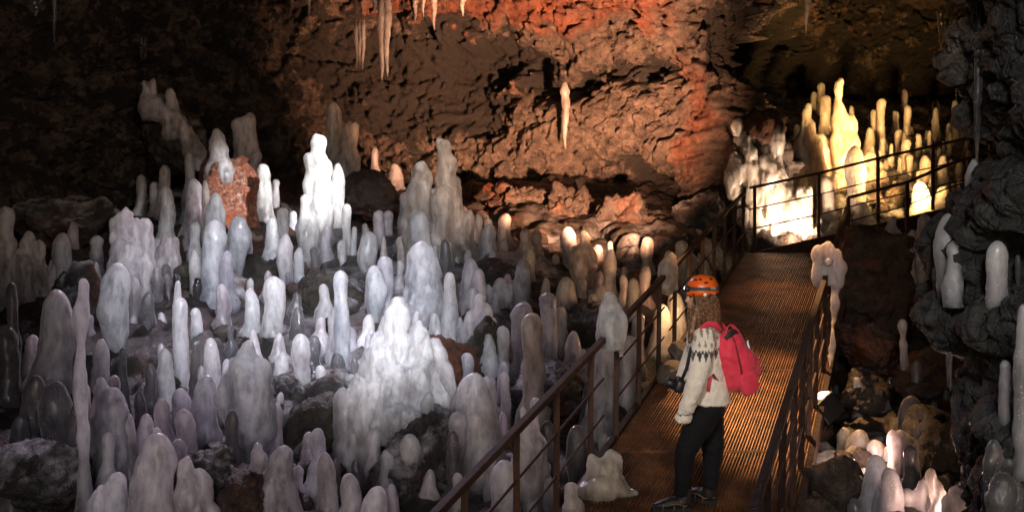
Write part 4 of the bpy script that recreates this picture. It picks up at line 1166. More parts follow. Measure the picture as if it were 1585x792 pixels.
icicle(1516, -10, 100, 9, 6.0, 'upper clear rod of ice above the longest icicle', 'k')
icicle(1515, 70, 258, 14, 6.0, 'longest clear icicle, hanging by the near rock wall', 'k', lean=-4)
icicle(84, -6, 66, 6, 12.0, 'long thin icicle in the dark upper left corner', 'k')
icicle(58, -6, 26, 16, 12.1, 'pale broad icicle in the dark upper left corner', 'k', tips=2)
icicle(222, 56, 96, 12, 18.2, 'dim double icicle on the dark back wall', 'k', tips=2)
for k, (x, y0, y1, w, lab) in enumerate([(1457, 10, 78, 14, 'dark bulging icicle at the back of the far chamber'), (1477, 20, 80, 14, 'second dark bulging icicle, just right of the first'), (1466, -6, 30, 6, 'thin reddish icicle at the top of the far chamber'),
                                         (1498, 100, 150, 5, 'thin dark icicle left of the longest one'), (1480, 100, 156, 4, 'hair-thin icicle beside the dark one'), (1496, 0, 60, 20, 'broad dim frozen curtain at the top right')]):
    icicle(x, y0, y1, w, 21.5, lab, 'k', group='dark icicles in the far chamber')
for k, (x, y0, y1, w, lab) in enumerate([(243, 415, 545, 20, 'longest clear drip hanging from the black ledge, with a white core'), (215, 430, 520, 16, 'left clear drip hanging from the black ledge'), (232, 470, 540, 6, 'straight thin drip on the black ledge'),
                                         (305, 430, 520, 16, 'dripping tail under the thick bright column'), (323, 470, 525, 9, 'short drip beside the dripping tail'), (273, 420, 500, 12, 'drip at the right end of the black ledge'), (258, 425, 470, 9, 'stubby drip in the middle of the black ledge')]):
    icicle(x, y0, y1, w, 13.45 if x < 290 else gd(329, 455) - .12, lab, 'k' if k % 2 else 'd', lean=4, group='drips under the black ledge')
for k, (x, y0, y1, w, lab) in enumerate([(445, 420, 470, 10, 'drip under the club with the tail'), (462, 400, 480, 12, 'long drip under the bright double column'), (480, 405, 450, 8, 'short drip right of the long one under the bright double column'), (575, 470, 510, 14, 'drip under the clubbed lump')]):
    icicle(x, y0, y1, w, gd(x, 490 if x > 500 else (445 if x < 450 else 400)) - .06, lab, 'i', group='drips under the bright columns')
for k, (x, y0, y1, w, lab) in enumerate([(1467, 545, 590, 5, 'first thin drip under the rim of the near rock wall'), (1471, 545, 605, 4, 'second, longer drip under the rim of the near rock wall'), (1575, 395, 455, 8, 'clear drip right of the pale column on the rock wall')]):
    icicle(x, y0, y1, w, 5.5, lab, 'k', group='drips on the near rock wall')
# ------------------------------------------------------------------ the visitor
HY = 7.7; HS = HY / F
def hiker():
    deck = path_z(HY) + .004
    org = at(1078, 783, HY); org.z = deck
    org.x -= .018
    base_py = 783.0
    root = tag(empty('person', org), 'visitor in cream patterned sweater, black trousers and orange helmet standing on the grating', 'person')
    root.scale = (1.02, 1.02, 1.02)
    def H(px, py, w=0): return Vector(((px - 1078) * HS, w, (base_py - py) * HS))
    skin = plain_mat('skin', (.5, .28, .19), .5, Subsurface_Weight=.1)
    # continuous body underneath
    J = {}
    def chain(pts):
        out = []
        for n, p, r in pts:
            if n not in J: J[n] = (p, r)
            out.append(n)
        return list(zip(out[:-1], out[1:]))
    E = chain([('pel', H(1094, 628), .1), ('waist', H(1095, 580), .1), ('chest', H(1092, 535), .12), ('neck0', H(1089, 498), .055), ('neck', H(1087, 482), .05), ('head', H(1085, 458), .075), ('crown', H(1086, 440), .07)])
    E += chain([('chest', 0, 0), ('shL', H(1085, 510, -.14), .05), ('elL', H(1069, 575, -.215), .038), ('wrL', H(1056, 628, -.16), .028), ('haL', H(1062, 645, -.13), .03)])
    E += chain([('chest', 0, 0), ('shR', H(1093, 510, .15), .05), ('elR', H(1068, 575, .21), .038), ('wrR', H(1057, 592, .08), .028), ('haR', H(1052, 594, .05), .026)])
    E += chain([('pel', 0, 0), ('hipL', H(1086, 640, -.08), .075), ('knL', H(1054, 690, -.1), .05), ('anL', H(1056, 762, -.1), .035), ('toL', H(1030, 776, -.1), .03)])
    E += chain([('pel', 0, 0), ('hipR', H(1100, 640, .08), .075), ('knR', H(1109, 692, .07), .05), ('anR', H(1105, 758, .06), .035), ('toR', H(1089, 772, .14), .03)])
    for k in range(5):                                   # fingers of the hand on the camera
        a = H(1050 - k * .4, 590 + k * 2.4, .04); b = H(1044, 588 + k * 3.0, .02); c = H(1040, 589 + k * 3.0, -.005)
        E += chain([('haR', 0, 0), ('f%d' % k, a, .009), ('g%d' % k, b, .008), ('h%d' % k, c, .007)])
        a = H(1058 + k * 1.6, 648, -.12); b = H(1060 + k * 1.7, 656, -.11); c = H(1063 + k * 1.5, 662, -.1)
        E += chain([('haL', 0, 0), ('fl%d' % k, a, .009), ('gl%d' % k, b, .008), ('hl%d' % k, c, .007)])
    names = list(J); me = bpy.data.meshes.new('body')
    me.from_pydata([tuple(J[n][0]) for n in names], [(names.index(a), names.index(b)) for a, b in E], [])
    o = bpy.data.objects.new('body', me); COL.objects.link(o)
    o.modifiers.new('k', 'SKIN').use_smooth_shade = True
    for i, n in enumerate(names):
        me.skin_vertices[0].data[i].radius = (J[n][1], J[n][1]); me.skin_vertices[0].data[i].use_root = n == 'pel'
    u = o.modifiers.new('u', 'SUBSURF'); u.levels = u.render_levels = 1
    bake(o); o.data.materials.append(skin); o.parent = root
    # head with a face turned to the left
    mb = MB()
    mb.ellipsoid(H(1086, 455), (.088, .075, .105), 22, 16)
    mb.ellipsoid(H(1077, 467), (.06, .055, .06), 16, 12)            # jaw
    mb.tube([H(1067.5, 452), H(1064, 459), H(1062.5, 463), H(1066, 464)], [.01, .012, .014, .008], 8)   # nose
    mb.ellipsoid(H(1066.5, 469), (.012, .024, .006)); mb.ellipsoid(H(1067, 471.5), (.012, .022, .006))  # lips
    mb.ellipsoid(H(1068, 449), (.014, .05, .008))                   # brow
    for w in (-.076, .076): mb.ellipsoid(H(1087, 459, w), (.018, .008, .03))
    mb.build('face', skin, root, True, remesh=.006, smoothit=3)
    for w in (-.03, .03):
        mb = MB(); mb.ellipsoid(H(1068, 454, w), (.012, .013, .012), 12, 8); mb.build('eye', plain_mat('eye', (.05, .03, .02), .1), root, True)
    # trousers
    mb = MB()
    mb.ellipsoid(H(1096, 624), (.13, .16, .11), 20, 14)
    mb.tube([H(1088, 628, -.085), H(1078, 655, -.09), H(1062, 688, -.1), H(1058, 702, -.1), H(1057, 730, -.1), H(1056, 758, -.1)], [(.11, .095), (.098, .085), (.076, .07), (.07, .066), (.063, .06), (.057, .055)], 18)
    mb.tube([H(1103, 628, .08), H(1106, 655, .08), H(1109, 688, .07), H(1109, 702, .07), H(1107, 730, .065), H(1105, 757, .06)], [(.098, .095), (.09, .085), (.076, .07), (.07, .066), (.062, .06), (.056, .056)], 18)
    o = mb.build('trousers', None, root, True, remesh=.01, smoothit=5)
    V = bake(o); N = get_n(o)
    wr = np.sin(V[:, 2] * 45 + V[:, 0] * 30 + fbm(V * 7, 2, 3) * 9) * .0022 * (.3 + G(V[:, 2], V[:, 2] * 0, .43, 0, .1, 9) + G(V[:, 2], V[:, 2] * 0, .16, 0, .09, 9)) + fbm(V * 10, 3, 8) * .006
    set_v(o, V + N * wr[:, None])
    o.data.materials.append(plain_mat('black_softshell', (.007, .007, .009), .85, nsc=90, nst=.25, Specular_IOR_Level=.2))
    # boots
    for (hx, hy, tx, ty, w0, w1) in ((1064, 766, 1021, 776, -.1, -.115), (1107, 762, 1082, 770, .05, .17)):
        hp, tp = H(hx, hy, w0), H(tx, ty, w1); d = Vector((tp.x - hp.x, tp.y - hp.y, 0)).normalized()
        hp.z = 0; L = .225
        def Q(f, z): return Vector((hp.x, hp.y, z)) + d * (L * f)
        mb = MB()
        mb.tube([Q(-.05, .055), Q(.2, .062), Q(.5, .06), Q(.8, .05), Q(1.02, .042)], [(.034, .04), (.05, .045), (.048, .046), (.046, .034), (.028, .02)], 16, ax=(-d.y, d.x, 0))
        mb.tube([Q(.12, .06), Q(.08, .12), Q(.07, .175)], [.052, .049, .05], 16)
        o = mb.build('boot', plain_mat('boot_leather', (.014, .013, .013), .5, nsc=60), root, True, remesh=.007, smoothit=4)
        mb = MB(); n = 16; prof = [.038, .044, .045, .043, .041, .043, .046, .046, .04, .026]
        top = []; bot = []
        for k, wd in enumerate(prof):
            f = -.1 + 1.2 * k / (len(prof) - 1)
            s = Vector((-d.y, d.x, 0)) * wd
            for sg in (-1, 1):
                top.append(Q(f, .034) + s * sg); bot.append(Q(f, .002) + s * sg * .95)
        m = len(prof); V = bot + top; Fc = []
        for k in range(m - 1):
            a = 2 * k
            Fc += [(a, a + 1, a + 3, a + 2), (2 * m + a, 2 * m + a + 2, 2 * m + a + 3, 2 * m + a + 1), (a, a + 2, 2 * m + a + 2, 2 * m + a), (a + 1, 2 * m + a + 1, 2 * m + a + 3, a + 3)]
        Fc += [(0, 2 * m, 2 * m + 1, 1), (2 * m - 2, 2 * m - 1, 4 * m - 1, 4 * m - 2)]
        mb.add(V, Fc); mb.build('sole', plain_mat('rubber_sole', (.02, .022, .024), .8), o, bevel=.004)
        mb = MB(); side = Vector((-d.y, d.x, 0))
        lp = [Q(-.12, .055), Q(.1, .05) + side * .05, Q(.4, .07) + side * .053, Q(.75, .055) + side * .05, Q(1.08, .06), Q(.75, .055) - side * .05, Q(.4, .07) - side * .053, Q(.1, .05) - side * .05, Q(-.12, .055)]
        mb.tube(lp, .005, 6)
        for f in (.15, .45, .8): mb.tube([Q(f, .06) + side * .053, Q(f + .03, .01) + side * .05, Q(f + .03, .0) - side * .05, Q(f, .06) - side * .053], .004, 6)
        mb.build('spike_harness', plain_mat('tan_rubber', (.16, .1, .06), .6), o, True)
    # sweater: torso and both sleeves in one knitted surface
    mb = MB()
    mb.tube([H(1097, 619, .0), H(1097, 606), H(1096, 580), H(1094, 550), H(1091, 525), H(1089, 509), H(1088, 497), H(1087, 489)],
            [(.155, .165), (.15, .17), (.132, .168), (.135, .185), (.13, .19), (.11, .17), (.075, .09), (.055, .06)], 26, ax=(1, 0, 0))
    for s, pts in ((-1, [H(1087, 506, -.13), H(1083, 525, -.185), H(1077, 550, -.215), H(1070, 577, -.235), H(1063, 603, -.215), H(1056, 626, -.18), H(1053, 640, -.165)]),
                   (1, [H(1093, 506, .13), H(1090, 525, .18), H(1083, 550, .21), H(1074, 575, .21), H(1066, 588, .15), H(1060, 592, .09)])):
        rr = [.075, .078, .073, .068, .06, .054, .056][:len(pts)]
        mb.tube(pts, rr, 18)
    o = mb.build('sweater', None, root, True, remesh=.0075, smoothit=7)
    V = bake(o); N = get_n(o)
    fold = np.sin(V[:, 2] * 42 + V[:, 0] * 30 + fbm(V * 7, 2, 5) * 4) * .004 * sstep(.95, .75, V[:, 2]) + fbm(V * 8, 3, 6) * .006 + fbm(V * 40, 2, 7) * .002
    rib = np.sin(np.arctan2(V[:, 1], V[:, 0] - .085) * 70) * .0022 * sstep(.8, .765, V[:, 2])
    V2 = V + N * (fold + rib)[:, None]; set_v(o, V2)
    nk = np.array(H(1088, 489)); dv = V - nk
    dist = np.sqrt((dv ** 2).sum(1)); ang = np.arctan2(dv[:, 1], dv[:, 0])
    arm = V[:, 1] < -.12
    rdist = np.maximum(.55 * np.sqrt(dv[:, 0] ** 2 + dv[:, 1] ** 2), -dv[:, 2] + .0) + .012
    # column count runs across the yoke: use x for the near sleeve so that the motifs hang straight
    uu = np.where(arm, V[:, 0] / .042, ang * 5.5)
    tri = np.abs((uu % 1) - .5) * 2; tri2 = np.abs(((uu * 2) % 1) - .5) * 2
    C = np.tile(np.array([.8, .74, .66]), (len(V), 1))
    dk = np.array([.035, .035, .045]); bg_ = np.array([.3, .215, .155])
    def band(mask, col): C[mask] = col
    band(np.abs(rdist - (.075 + .022 * tri2)) < .008, dk)
    band((rdist > .05) & (rdist < .062), dk)
    band((np.abs(rdist - .125) + np.abs(tri - 1) * .035) < .019, bg_)
    band((np.abs(rdist - .162) + np.abs(tri) * .035) < .018, bg_)
    band(np.abs(rdist - (.2 + .05 * (1 - tri))) < .011, dk)
    band((np.abs(rdist - .228) + tri * .045) < .036, dk)
    band((np.abs(rdist - .262) + tri * .05) < .012, dk)
    wz = H(0, 629).z
    cu = V[:, 0] / .03; trc = np.abs((cu % 1) - .5) * 2
    band(arm & (np.abs(V[:, 2] - (wz + .012 * trc)) < .0045), dk)
    C *= (1 + fbm(V * 30, 2, 9) * .06)[:, None]
    a = o.data.attributes.new('knit', 'FLOAT_COLOR', 'POINT'); a.data.foreach_set('color', np.c_[C, np.ones(len(C))].ravel())
    t = NT('knitted_wool'); p = t.objc()
    t.set(Base_Color=t.attr('knit').outputs['Color'], Roughness=.95, Sheen_Weight=.35, Sheen_Roughness=.5, Normal=t.bump(t.math('ADD', t.noise(160, 3, .7, p), t.vor(110, p)), .6, .006))
    o.data.materials.append(t.m)
    # helmet
    orange = plain_mat('orange_shell', (.85, .13, .012), .32, Coat_Weight=.3); black = plain_mat('black_strap', (.018, .018, .02), .6)
    mb = MB(); hc = H(1087, 447); seg, rg_ = 32, 12; V = []; Fc = []
    for i in range(rg_):
        p = i / (rg_ - 1) * math.pi / 2
        for k in range(seg):
            th = 2 * math.pi * k / seg
            rim = -.012 if i == rg_ - 1 else 0
            e = (1 + .05 * math.cos(th * 2)) ; sx, sy = .112, .1
            z = .112 * math.cos(p) ** .85 + (-.02 - .012 * math.cos(th) ** 2 * 0) * (p / (math.pi / 2)) ** 3 + .012 * math.cos(th - 0) * (p / 1.57) ** 2
            rr = math.sin(p) ** .82
            ridge = 1 + .015 * (math.cos(th * 6) if p > .3 else 0)
            V.append(hc + Vector((sx * rr * math.cos(th) * ridge, sy * rr * math.sin(th) * ridge, z)))
    for i in range(rg_ - 1):
        for k in range(seg): Fc.append((i * seg + k, (i + 1) * seg + k, (i + 1) * seg + (k + 1) % seg, i * seg + (k + 1) % seg))
    mb.add(V, Fc); hm = mb.build('helmet', orange, root, True)
    so = hm.modifiers.new('s', 'SOLIDIFY'); so.thickness = .012; so.offset = -1
    def onhelm(th, p, k=1.02):
        rr = math.sin(p) ** .82; z = .112 * math.cos(p) ** .85 - .02 * (p / 1.5708) ** 3 + .012 * math.cos(th) * (p / 1.57) ** 2
        return hc + Vector((.112 * rr * math.cos(th) * k, .1 * rr * math.sin(th) * k, z * k))
    for th, p in ((-2.35, .75), (-1.95, .7), (-1.0, .72), (-1.5, .95)):
        mb = MB(); mb.tube([onhelm(th - .13, p + .05, 1.0), onhelm(th + .02, p, 1.012), onhelm(th + .15, p + .05, 1.0)], [(.004, .006), (.012, .007), (.003, .006)], 8)
        mb.build('vent', black, hm, True)
    mb = MB(); n = 40
    V = []
    for k in range(n):
        th = 2 * math.pi * k / n
        for (dp, kk) in ((-.085, 1.012), (-.085, 1.035), (.085, 1.035), (.085, 1.012)):
            V.append(onhelm(th, 1.32 + dp + .05 * math.cos(th), kk))
    Fc = [(k * 4 + j, k * 4 + (j + 1) % 4, ((k + 1) % n) * 4 + (j + 1) % 4, ((k + 1) % n) * 4 + j) for k in range(n) for j in range(4)]
    mb.add(V, Fc); hl = mb.build('headlamp', plain_mat('grey_webbing', (.05, .05, .055), .7), hm)
    mb = MB(); c = onhelm(math.pi + .25, 1.3, 1.06); mb.ellipsoid(c, (.022, .03, .02), 16, 10, pw=.7); mb.build('lamp_body', black, hl, True)
    mb = MB(); mb.ellipsoid(onhelm(math.pi + .25, 1.3, 1.2), (.008, .016, .014), 14, 8); mb.build('lamp_lens', plain_mat('lamp_lens', (.9, .9, .9), .2, Emission_Color=(.95, .97, 1), Emission_Strength=4.0), hl, True)
    mb = MB(); mb.ellipsoid(onhelm(-1.57, 1.55, 1.03), (.012, .005, .012)); mb.build('reflector', plain_mat('reflector', (.9, .85, .8), .2), hm, True)
    fc = bpy.data.curves.new('lettering', 'FONT'); fc.body = 'PETZL'; fc.size = .02; fc.extrude = .0006; fc.align_x = 'CENTER'; fc.align_y = 'CENTER'
    fo = bpy.data.objects.new('lettering', fc); COL.objects.link(fo)
    me = bpy.data.meshes.new_from_object(fo.evaluated_get(bpy.context.evaluated_depsgraph_get())); bpy.data.objects.remove(fo)
    th = -1.02; c = onhelm(th, 1.33, 1.045); lo = bpy.data.objects.new('lettering', me); COL.objects.link(lo); lo.parent = hl
    lo.location = c; lo.rotation_euler = (R(82), 0, th + math.pi / 2 + .05); me.materials.append(plain_mat('white_print', (.7, .7, .7), .6))
    mb = MB(); mb.tube([H(1069, 449, -.1), H(1072, 462, -.085), H(1075, 476, -.05)], (.006), 6); mb.tube([H(1096, 450, -.1), H(1087, 462, -.088), H(1075, 476, -.05), H(1070, 478, 0)], .006, 6)
    mb.build('chin_strap', black, hm, True)
    # long curly hair
    rg2 = np.random.RandomState(3); mb = MB()
    mb.tube([H(1088, 446), H(1089, 458), H(1091, 472), H(1094, 486), H(1098, 500)], [(.078, .078), (.088, .082), (.088, .085), (.08, .085), (.05, .07)], 14, ax=(1, 0, 0))
    mb.tube([H(1079, 462, -.05), H(1072, 485, -.09), H(1066, 508, -.12), H(1063, 524, -.12)], [.03, .03, .026, .01], 10)
    base = mb.build('hair', None, root, True, remesh=.012, smoothit=3)
    bake(base)
    t = NT('brown_hair'); ob = t.objc(); nn = t.noise(55, 4, .7, ob)
    t.set(Base_Color=t.ramp(nn, [(.3, (.05, .021, .011)), (.5, (.15, .07, .034)), (.7, (.42, .23, .115))]), Roughness=.45, Normal=t.bump(t.noise(90, 3, .7, ob), .4, .006))
    base.data.materials.append(t.m)
    mb = MB()
    for k in range(540):
        th = rg2.uniform(-math.pi, math.pi)
        if abs(abs(th) - math.pi) < .55: th = rg2.uniform(-2.2, .8)
        p0 = H(1088, 449) + Vector((.078 * math.cos(th), .074 * math.sin(th), rg2.uniform(-.02, .02)))
        ln = rg2.uniform(.28, .42) * (1.0 if math.cos(th) < .4 else .85)
        out = Vector((math.cos(th), math.sin(th), 0))
        c0 = math.cos(th)
        if math.sin(th) < 0: ln = .17 + .24 * sstep(-.1, -.75, c0) * rg2.uniform(.8, 1.1) + .12 * sstep(.1, .8, c0) + rg2.uniform(0, .04)
        if th < -.9: out = out + Vector((-.25, 0, 0))
        ph = rg2.uniform(0, 6.28); cr = rg2.uniform(.008, .015); fr = rg2.uniform(9, 14) * 2 * math.pi * ln / .36 * .55
        pts = []
        for i in range(22):
            f = i / 21
            c = p0 + out * (.034 * math.sin(f * 2.4)) + Vector((0, 0, -ln * f))
            c += Vector((math.cos(ph + fr * f), math.sin(ph + fr * f), 0)) * cr * min(1, f * 4)
            pts.append(c)
        mb.tube(pts, [.0042 * (1 - .6 * i / 21) for i in range(22)], 5)
    mb.build('curls', t.m, base, True)
    return root, H
PERSON, HH = hiker()

def backpack():
    H = HH; org = PERSON.location
    root = tag(empty('backpack', org), 'bright red rucksack with two carry loops and a round badge on the visitor\'s back', 'backpack')
    t = NT('red_canvas'); p = t.objc(); n = t.noise(130, 3, .7, p); n2 = t.noise(6, 3, .6, p)
    t.set(Base_Color=t.ramp(n2, [(.35, (.6, .025, .06)), (.65, (.78, .045, .09))]), Roughness=.75, Sheen_Weight=.15, Normal=t.bump(n, .3, .004))
    red = t.m; dk = plain_mat('dark_red_webbing', (.16, .012, .02), .7); black = plain_mat('black_webbing', (.02, .018, .018), .7)
    rot = Matrix.Rotation(R(24), 3, 'Z') @ Matrix.Rotation(R(-19), 3, 'Y')
    c = H(1131, 549, -.03)
    def B(px, py, w): return H(px, py, w)
    mb = MB(); V = []
    # soft upright bag: rounded loaf, deeper at the bottom
    mb.ellipsoid(c + rot @ Vector((-.004, 0, 0)), (.122, .15, .225), 36, 26, rot, pw=.66)
    mb.ellipsoid(c + rot @ Vector((.016, 0, -.05)), (.128, .158, .17), 30, 20, rot, pw=.7)
    o = mb.build('bag', None, root, True, remesh=.009, smoothit=5)
    V = bake(o); N = get_n(o)
    cr = fbm(V * 9, 3, 12) * .011 + np.sin(V[:, 2] * 36 + V[:, 0] * 22 + fbm(V * 5, 2, 14) * 5) * .004
    set_v(o, V + N * cr[:, None]); o.data.materials.append(red)
    mb = MB(); mb.ellipsoid(c + rot @ Vector((.125, 0, -.075)), (.05, .112, .1), 26, 18, rot, pw=.55)
    fp = mb.build('front_pocket', None, root, True, remesh=.008, smoothit=4); V = bake(fp); N = get_n(fp); set_v(fp, V + N * (fbm(V * 12, 3, 15) * .008)[:, None]); fp.data.materials.append(red)
    mb = MB(); mb.ellipsoid(c + rot @ Vector((.0, -.155, -.14)), (.075, .026, .085), 22, 14, rot, pw=.6)
    sp = mb.build('side_pocket', red, root, True)
    mb = MB(); q = [c + rot @ Vector(v) for v in ((-.05, -.152, -.17), (-.03, -.158, 0), (-.02, -.15, .1), (0, -.12, .185), (.03, 0, .225), (.03, .1, .195))]
    mb.tube(q, .006, 8); mb.build('zip', dk, o, True)
    # carry loops
    for w, dx in ((-.07, .02), (.07, .02)):
        pts = []
        for k in range(13):
            f = k / 12
            pts.append(c + rot @ Vector((dx + (f - .4) * .13, w + .0, 0.17 + .13 * math.sin(math.pi * f) ** .7 - f * .06)))
        mb = MB(); mb.tube(pts, [(.004, .014)] * 13, 10, ax=(1, 0, 0)); mb.build('carry_loop', red, root, True)
    mb = MB(); mb.tube([c + rot @ Vector(v) for v in ((-.05, -.1, .2), (.02, -.09, .222), (.08, -.07, .2), (.122, -.05, .13))], [(.006, .022)] * 4, 10, ax=(0, 1, 0)); mb.build('top_strap', black, root, True)
    # shoulder strap over the near shoulder and the loose strap end
    mb = MB(); mb.tube([H(1112, 500, -.1), H(1102, 489, -.115), H(1091, 488, -.125), H(1080, 496, -.13), H(1073, 515, -.12)], [(.006, .022)] * 5, 10, ax=(0, 1, 0)); mb.build('shoulder_strap', red, root, True)
    mb = MB(); mb.tube([H(1106, 573, -.17), H(1098, 566, -.185), H(1093, 570, -.19), H(1090, 590, -.19)], [(.004, .011)] * 4, 8, ax=(1, 0, 0)); mb.build('strap_end', red, root, True)
    mb = MB(); mb.bar(H(1097, 563, -.195), H(1101, 570, -.195), .012, .016); mb.build('buckle', black, root)
    # round badge
    bc = c + rot @ Vector((.132, -.075, .075)); nrm = (rot @ Vector((.75, -.66, .05))).normalized()
    qz = nrm.to_track_quat('Z', 'Y').to_matrix()
    def disc(r, th, off, name, mat, seg=28, r0=0, a0=0, a1=2 * math.pi, cx=0, cy=0, par=root):
        mb = MB(); V = []
        ring = [(r * math.cos(a0 + (a1 - a0) * k / seg), r * math.sin(a0 + (a1 - a0) * k / seg)) for k in range(seg + 1)]
        inn = [(r0 * math.cos(a0 + (a1 - a0) * k / seg), r0 * math.sin(a0 + (a1 - a0) * k / seg)) for k in range(seg, -1, -1)] if r0 else []
        P = ring + inn; n = len(P)
        V = [bc + qz @ Vector((x + cx, y + cy, off)) for x, y in P] + [bc + qz @ Vector((x + cx, y + cy, off + th)) for x, y in P]
        Fc = [tuple(range(n - 1, -1, -1)), tuple(range(n, 2 * n))] + [(k, (k + 1) % n, n + (k + 1) % n, n + k) for k in range(n)]
        mb.add(V, Fc); return mb.build(name, mat, par)
    patch = disc(.036, .012, -.004, 'badge', plain_mat('badge_white', (.75, .72, .7), .5))
    disc(.03, .0015, .0085, 'badge_ring', plain_mat('badge_dark', (.03, .02, .02), .5), r0=.019, a0=.5, a1=5.2, par=patch)
    disc(.012, .0015, .0085, 'badge_curl', plain_mat('badge_dark2', (.03, .02, .02), .5), cx=.004, cy=-.004, a0=1.2, a1=4.6, par=patch)
backpack()

def photo_camera():
    H = HH; root = tag(empty('camera_body', PERSON.location), 'black camera held at the visitor\'s waist by its strap', 'camera')
    root.name = 'photo_camera'
    blk = plain_mat('camera_black', (.014, .014, .015), .4, nsc=120)
    mb = MB(); c = H(1051, 588, -.02); rot = Matrix.Rotation(R(20), 3, 'Y')
    mb.ellipsoid(c, (.034, .068, .048), 20, 14, rot, pw=.45); mb.ellipsoid(c + Vector((0, 0, .045)), (.03, .025, .018), 14, 10, rot, pw=.6)
    mb.build('housing', blk, root, True)
    mb = MB(); mb.tube([c + rot @ Vector((-.02, 0, -.004)), c + rot @ Vector((-.06, 0, -.006)), c + rot @ Vector((-.09, 0, -.006)), c + rot @ Vector((-.092, 0, -.006))], [.034, .036, .037, .03], 20); mb.build('lens', blk, root, True)
    mb = MB(); mb.tube([c + Vector((.0, -.06, .02)), H(1061, 560, -.07), H(1066, 530, -.1), H(1077, 497, -.1)], [(.003, .012)] * 4, 8, ax=(0, 1, 0)); mb.build('neck_strap', blk, root, True)
photo_camera()
# ------------------------------------------------------------------ light
def aim(o, tgt):
    d = Vector(tgt) - o.location
    o.rotation_euler = d.to_track_quat('-Z', 'Y').to_euler()
def spot(name, loc, tgt, power, color, ang, blend=.6, size=.15):
    l = bpy.data.lights.new(name, 'SPOT'); l.energy = power; l.color = color; l.spot_size = R(ang); l.spot_blend = blend; l.shadow_soft_size = size
    o = bpy.data.objects.new(name, l); COL.objects.link(o); o.location = loc; aim(o, tgt); return o
def point(name, loc, power, color, size=.1):
    l = bpy.data.lights.new(name, 'POINT'); l.energy = power; l.color = color; l.shadow_soft_size = size
    o = bpy.data.objects.new(name, l); COL.objects.link(o); o.location = loc; return o

WARM = (1, .47, .25); AMB = (1, .62, .25); PINK = (1, .62, .48); COOL = (.9, .91, 1.0); LAV = (.93, .76, .95)
# cool spotlight from the walkway behind the camera on the white mound and its slope
spot('mound_spotlight', (.2, 2.0, 4.9), at(612, 560, 10.8), 4000, COOL, 13, 1.0, .4)
spot('slope_spotlight', (-.6, 3.5, 5.6), at(455, 440, 13), 5200, COOL, 28, 1.0, .6)
spot('near_slope_spotlight', (-1.6, .5, 5.2), at(350, 670, 9), 430, LAV, 40, 1.0, .8)
spot('added_slope_backlight', (-3.2, 16.5, 6.0), at(330, 640, 9.5), 1500, LAV, 62, 1.0, .3)  # added backlight for glow and rim on the ice, no known lamp
# narrow white beam on the tall columns and the red boulder
spot('column_spotlight', (4.2, 8.5, 6.3), at(452, 285, 16.2), 16000, (1, .95, .92), 11, 1.0, .1)
# warm lamp on the red wall
spot('wall_lamp', at(1036, 372, 12.5), at(830, 95, 20), 14500, WARM, 60, .9, .08)
point('ice_lamp', at(1048, 470, 12.2), 14, (1, .55, .25), .08)
spot('rubble_lamp', at(1120, 520, 12.5) + Vector((0, 0, .3)), at(850, 390, 15), 60, WARM, 44, .8, .1)
# white lamp behind the kick plate and amber lamp behind the side deck
spot('cascade_lamp', at(1236, 376, 17.15), at(1205, 260, 18.9), 420, (1, .66, .42), 100, .8, .06)
spot('cascade_side_fill', at(1335, 322, 17.4), at(1165, 245, 18.9), 260, (1, .66, .44), 40, .9, .05)  # added second spot that brightens the top of the cascade
spot('chamber_lamp', at(1450, 305, 17.5), at(1300, 190, 21), 3600, (1, .53, .17), 70, .8, .3)
point('dome_lamp', at(1442, 312, 17.7), 5, (1, .72, .34), .06)
spot('upper_lamp', at(1300, 330, 17.6), at(1215, 20, 20.0), 600, (1, .55, .27), 36, .8, .3)
# amber lamp across the deck, neutral light on the visitor
spot('deck_lamp', at(1100, -140, 14.5), at(1200, 520, 10.6), 4600, (1, .5, .19), 23, .9, .05)
spot('visitor_spotlight', (-1.2, 1.2, 3.6), at(1095, 560, 7.9), 980, (1, .88, .78), 20, 1.0, .25)
spot('far_left_fill', (-1.0, 7.0, 5.6), at(190, 190, 18), 500, (1, .72, .55), 50, 1.0, .3)  # added weak warm fill that lifts the dark upper left
spot('icicle_fill', at(800, 300, 16.8), at(585, 60, 17.8), 420, (1, .62, .42), 26, .9, .05)  # added spot that brightens the icicles, no known lamp
spot('brown_mass_fill', (1.5, 8.5, 5.2), at(690, 330, 16.6), 1500, (1, .74, .6), 15, 1.0, .2)  # added warm spot that lifts the brown ice mass
spot('deck_far_fill', at(1262, -120, 16.5), at(1222, 440, 14.2), 1900, (1, .5, .2), 18, 1.0, .1)  # added weaker spot that extends the amber light up the deck
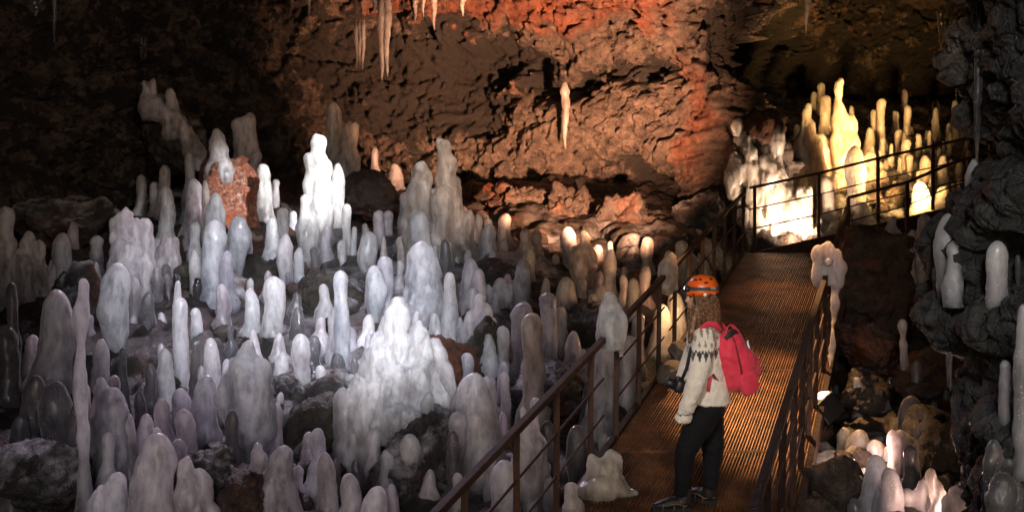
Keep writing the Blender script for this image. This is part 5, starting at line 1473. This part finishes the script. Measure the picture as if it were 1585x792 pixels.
spot('pit_back_fill', (1.2, 3.0, 4.4), at(1375, 470, 13.6), 420, (1, .66, .45), 17, 1.0, .2)  # added weak fill so the slab beyond the railing shows
# the floodlight's own beam and the small lamp in the pit
spot('flood_beam', at(1283, 625, 9.86), at(1325, 612, 9.9), 7, (1, .75, .4), 100, .7, .05)
point('pit_lamp', at(1340, 700, 8.75), 15, PINK, .04)
point('slab_lamp', at(1470, 790, 7.3), 10, PINK, .04)
spot('rock_wall_spotlight', (1.0, 0.5, 4.2), at(1520, 450, 6), 400, (1, .96, .92), 40, 1.0, .3)

# ------------------------------------------------------------------ daylight leaking in from the cave mouth behind the camera
w = bpy.data.worlds.new('World'); scene.world = w; w.use_nodes = True
nt = w.node_tree; bg = nt.nodes['Background']
sky = nt.nodes.new('ShaderNodeTexSky'); sky.sky_type = 'NISHITA'; sky.sun_disc = False; sky.sun_elevation = R(25); sky.sun_rotation = R(180)
nt.links.new(sky.outputs[0], bg.inputs[0]); bg.inputs[1].default_value = .12
s = bpy.data.lights.new('sun', 'SUN'); s.energy = 2.0; s.angle = R(.5); s.color = (1, .95, .88)
so = bpy.data.objects.new('sun', s); COL.objects.link(so); so.rotation_euler = (R(65), 0, R(180)); so.location = (0, -20, 20)

cam = bpy.data.cameras.new('camera'); co = bpy.data.objects.new('camera', cam); COL.objects.link(co)
co.location = (0, 0, CAMZ); co.rotation_euler = (R(90) - PITCH, 0, 0)
cam.sensor_width = 36; cam.lens = 36 * F / 1585; cam.clip_end = 500; cam.clip_start = .05
scene.camera = co
vs = scene.view_settings
vs.view_transform = 'Standard'; vs.look = 'None'; vs.exposure = 0; vs.gamma = 1; vs.use_curve_mapping = False
scene.render.engine = 'CYCLES'
scene.cycles.use_denoising = True
scene.cycles.max_bounces = 6; scene.cycles.diffuse_bounces = 3; scene.cycles.glossy_bounces = 3; scene.cycles.transmission_bounces = 6
scene.cycles.sample_clamp_indirect = 4; scene.cycles.caustics_reflective = False; scene.cycles.caustics_refractive = False
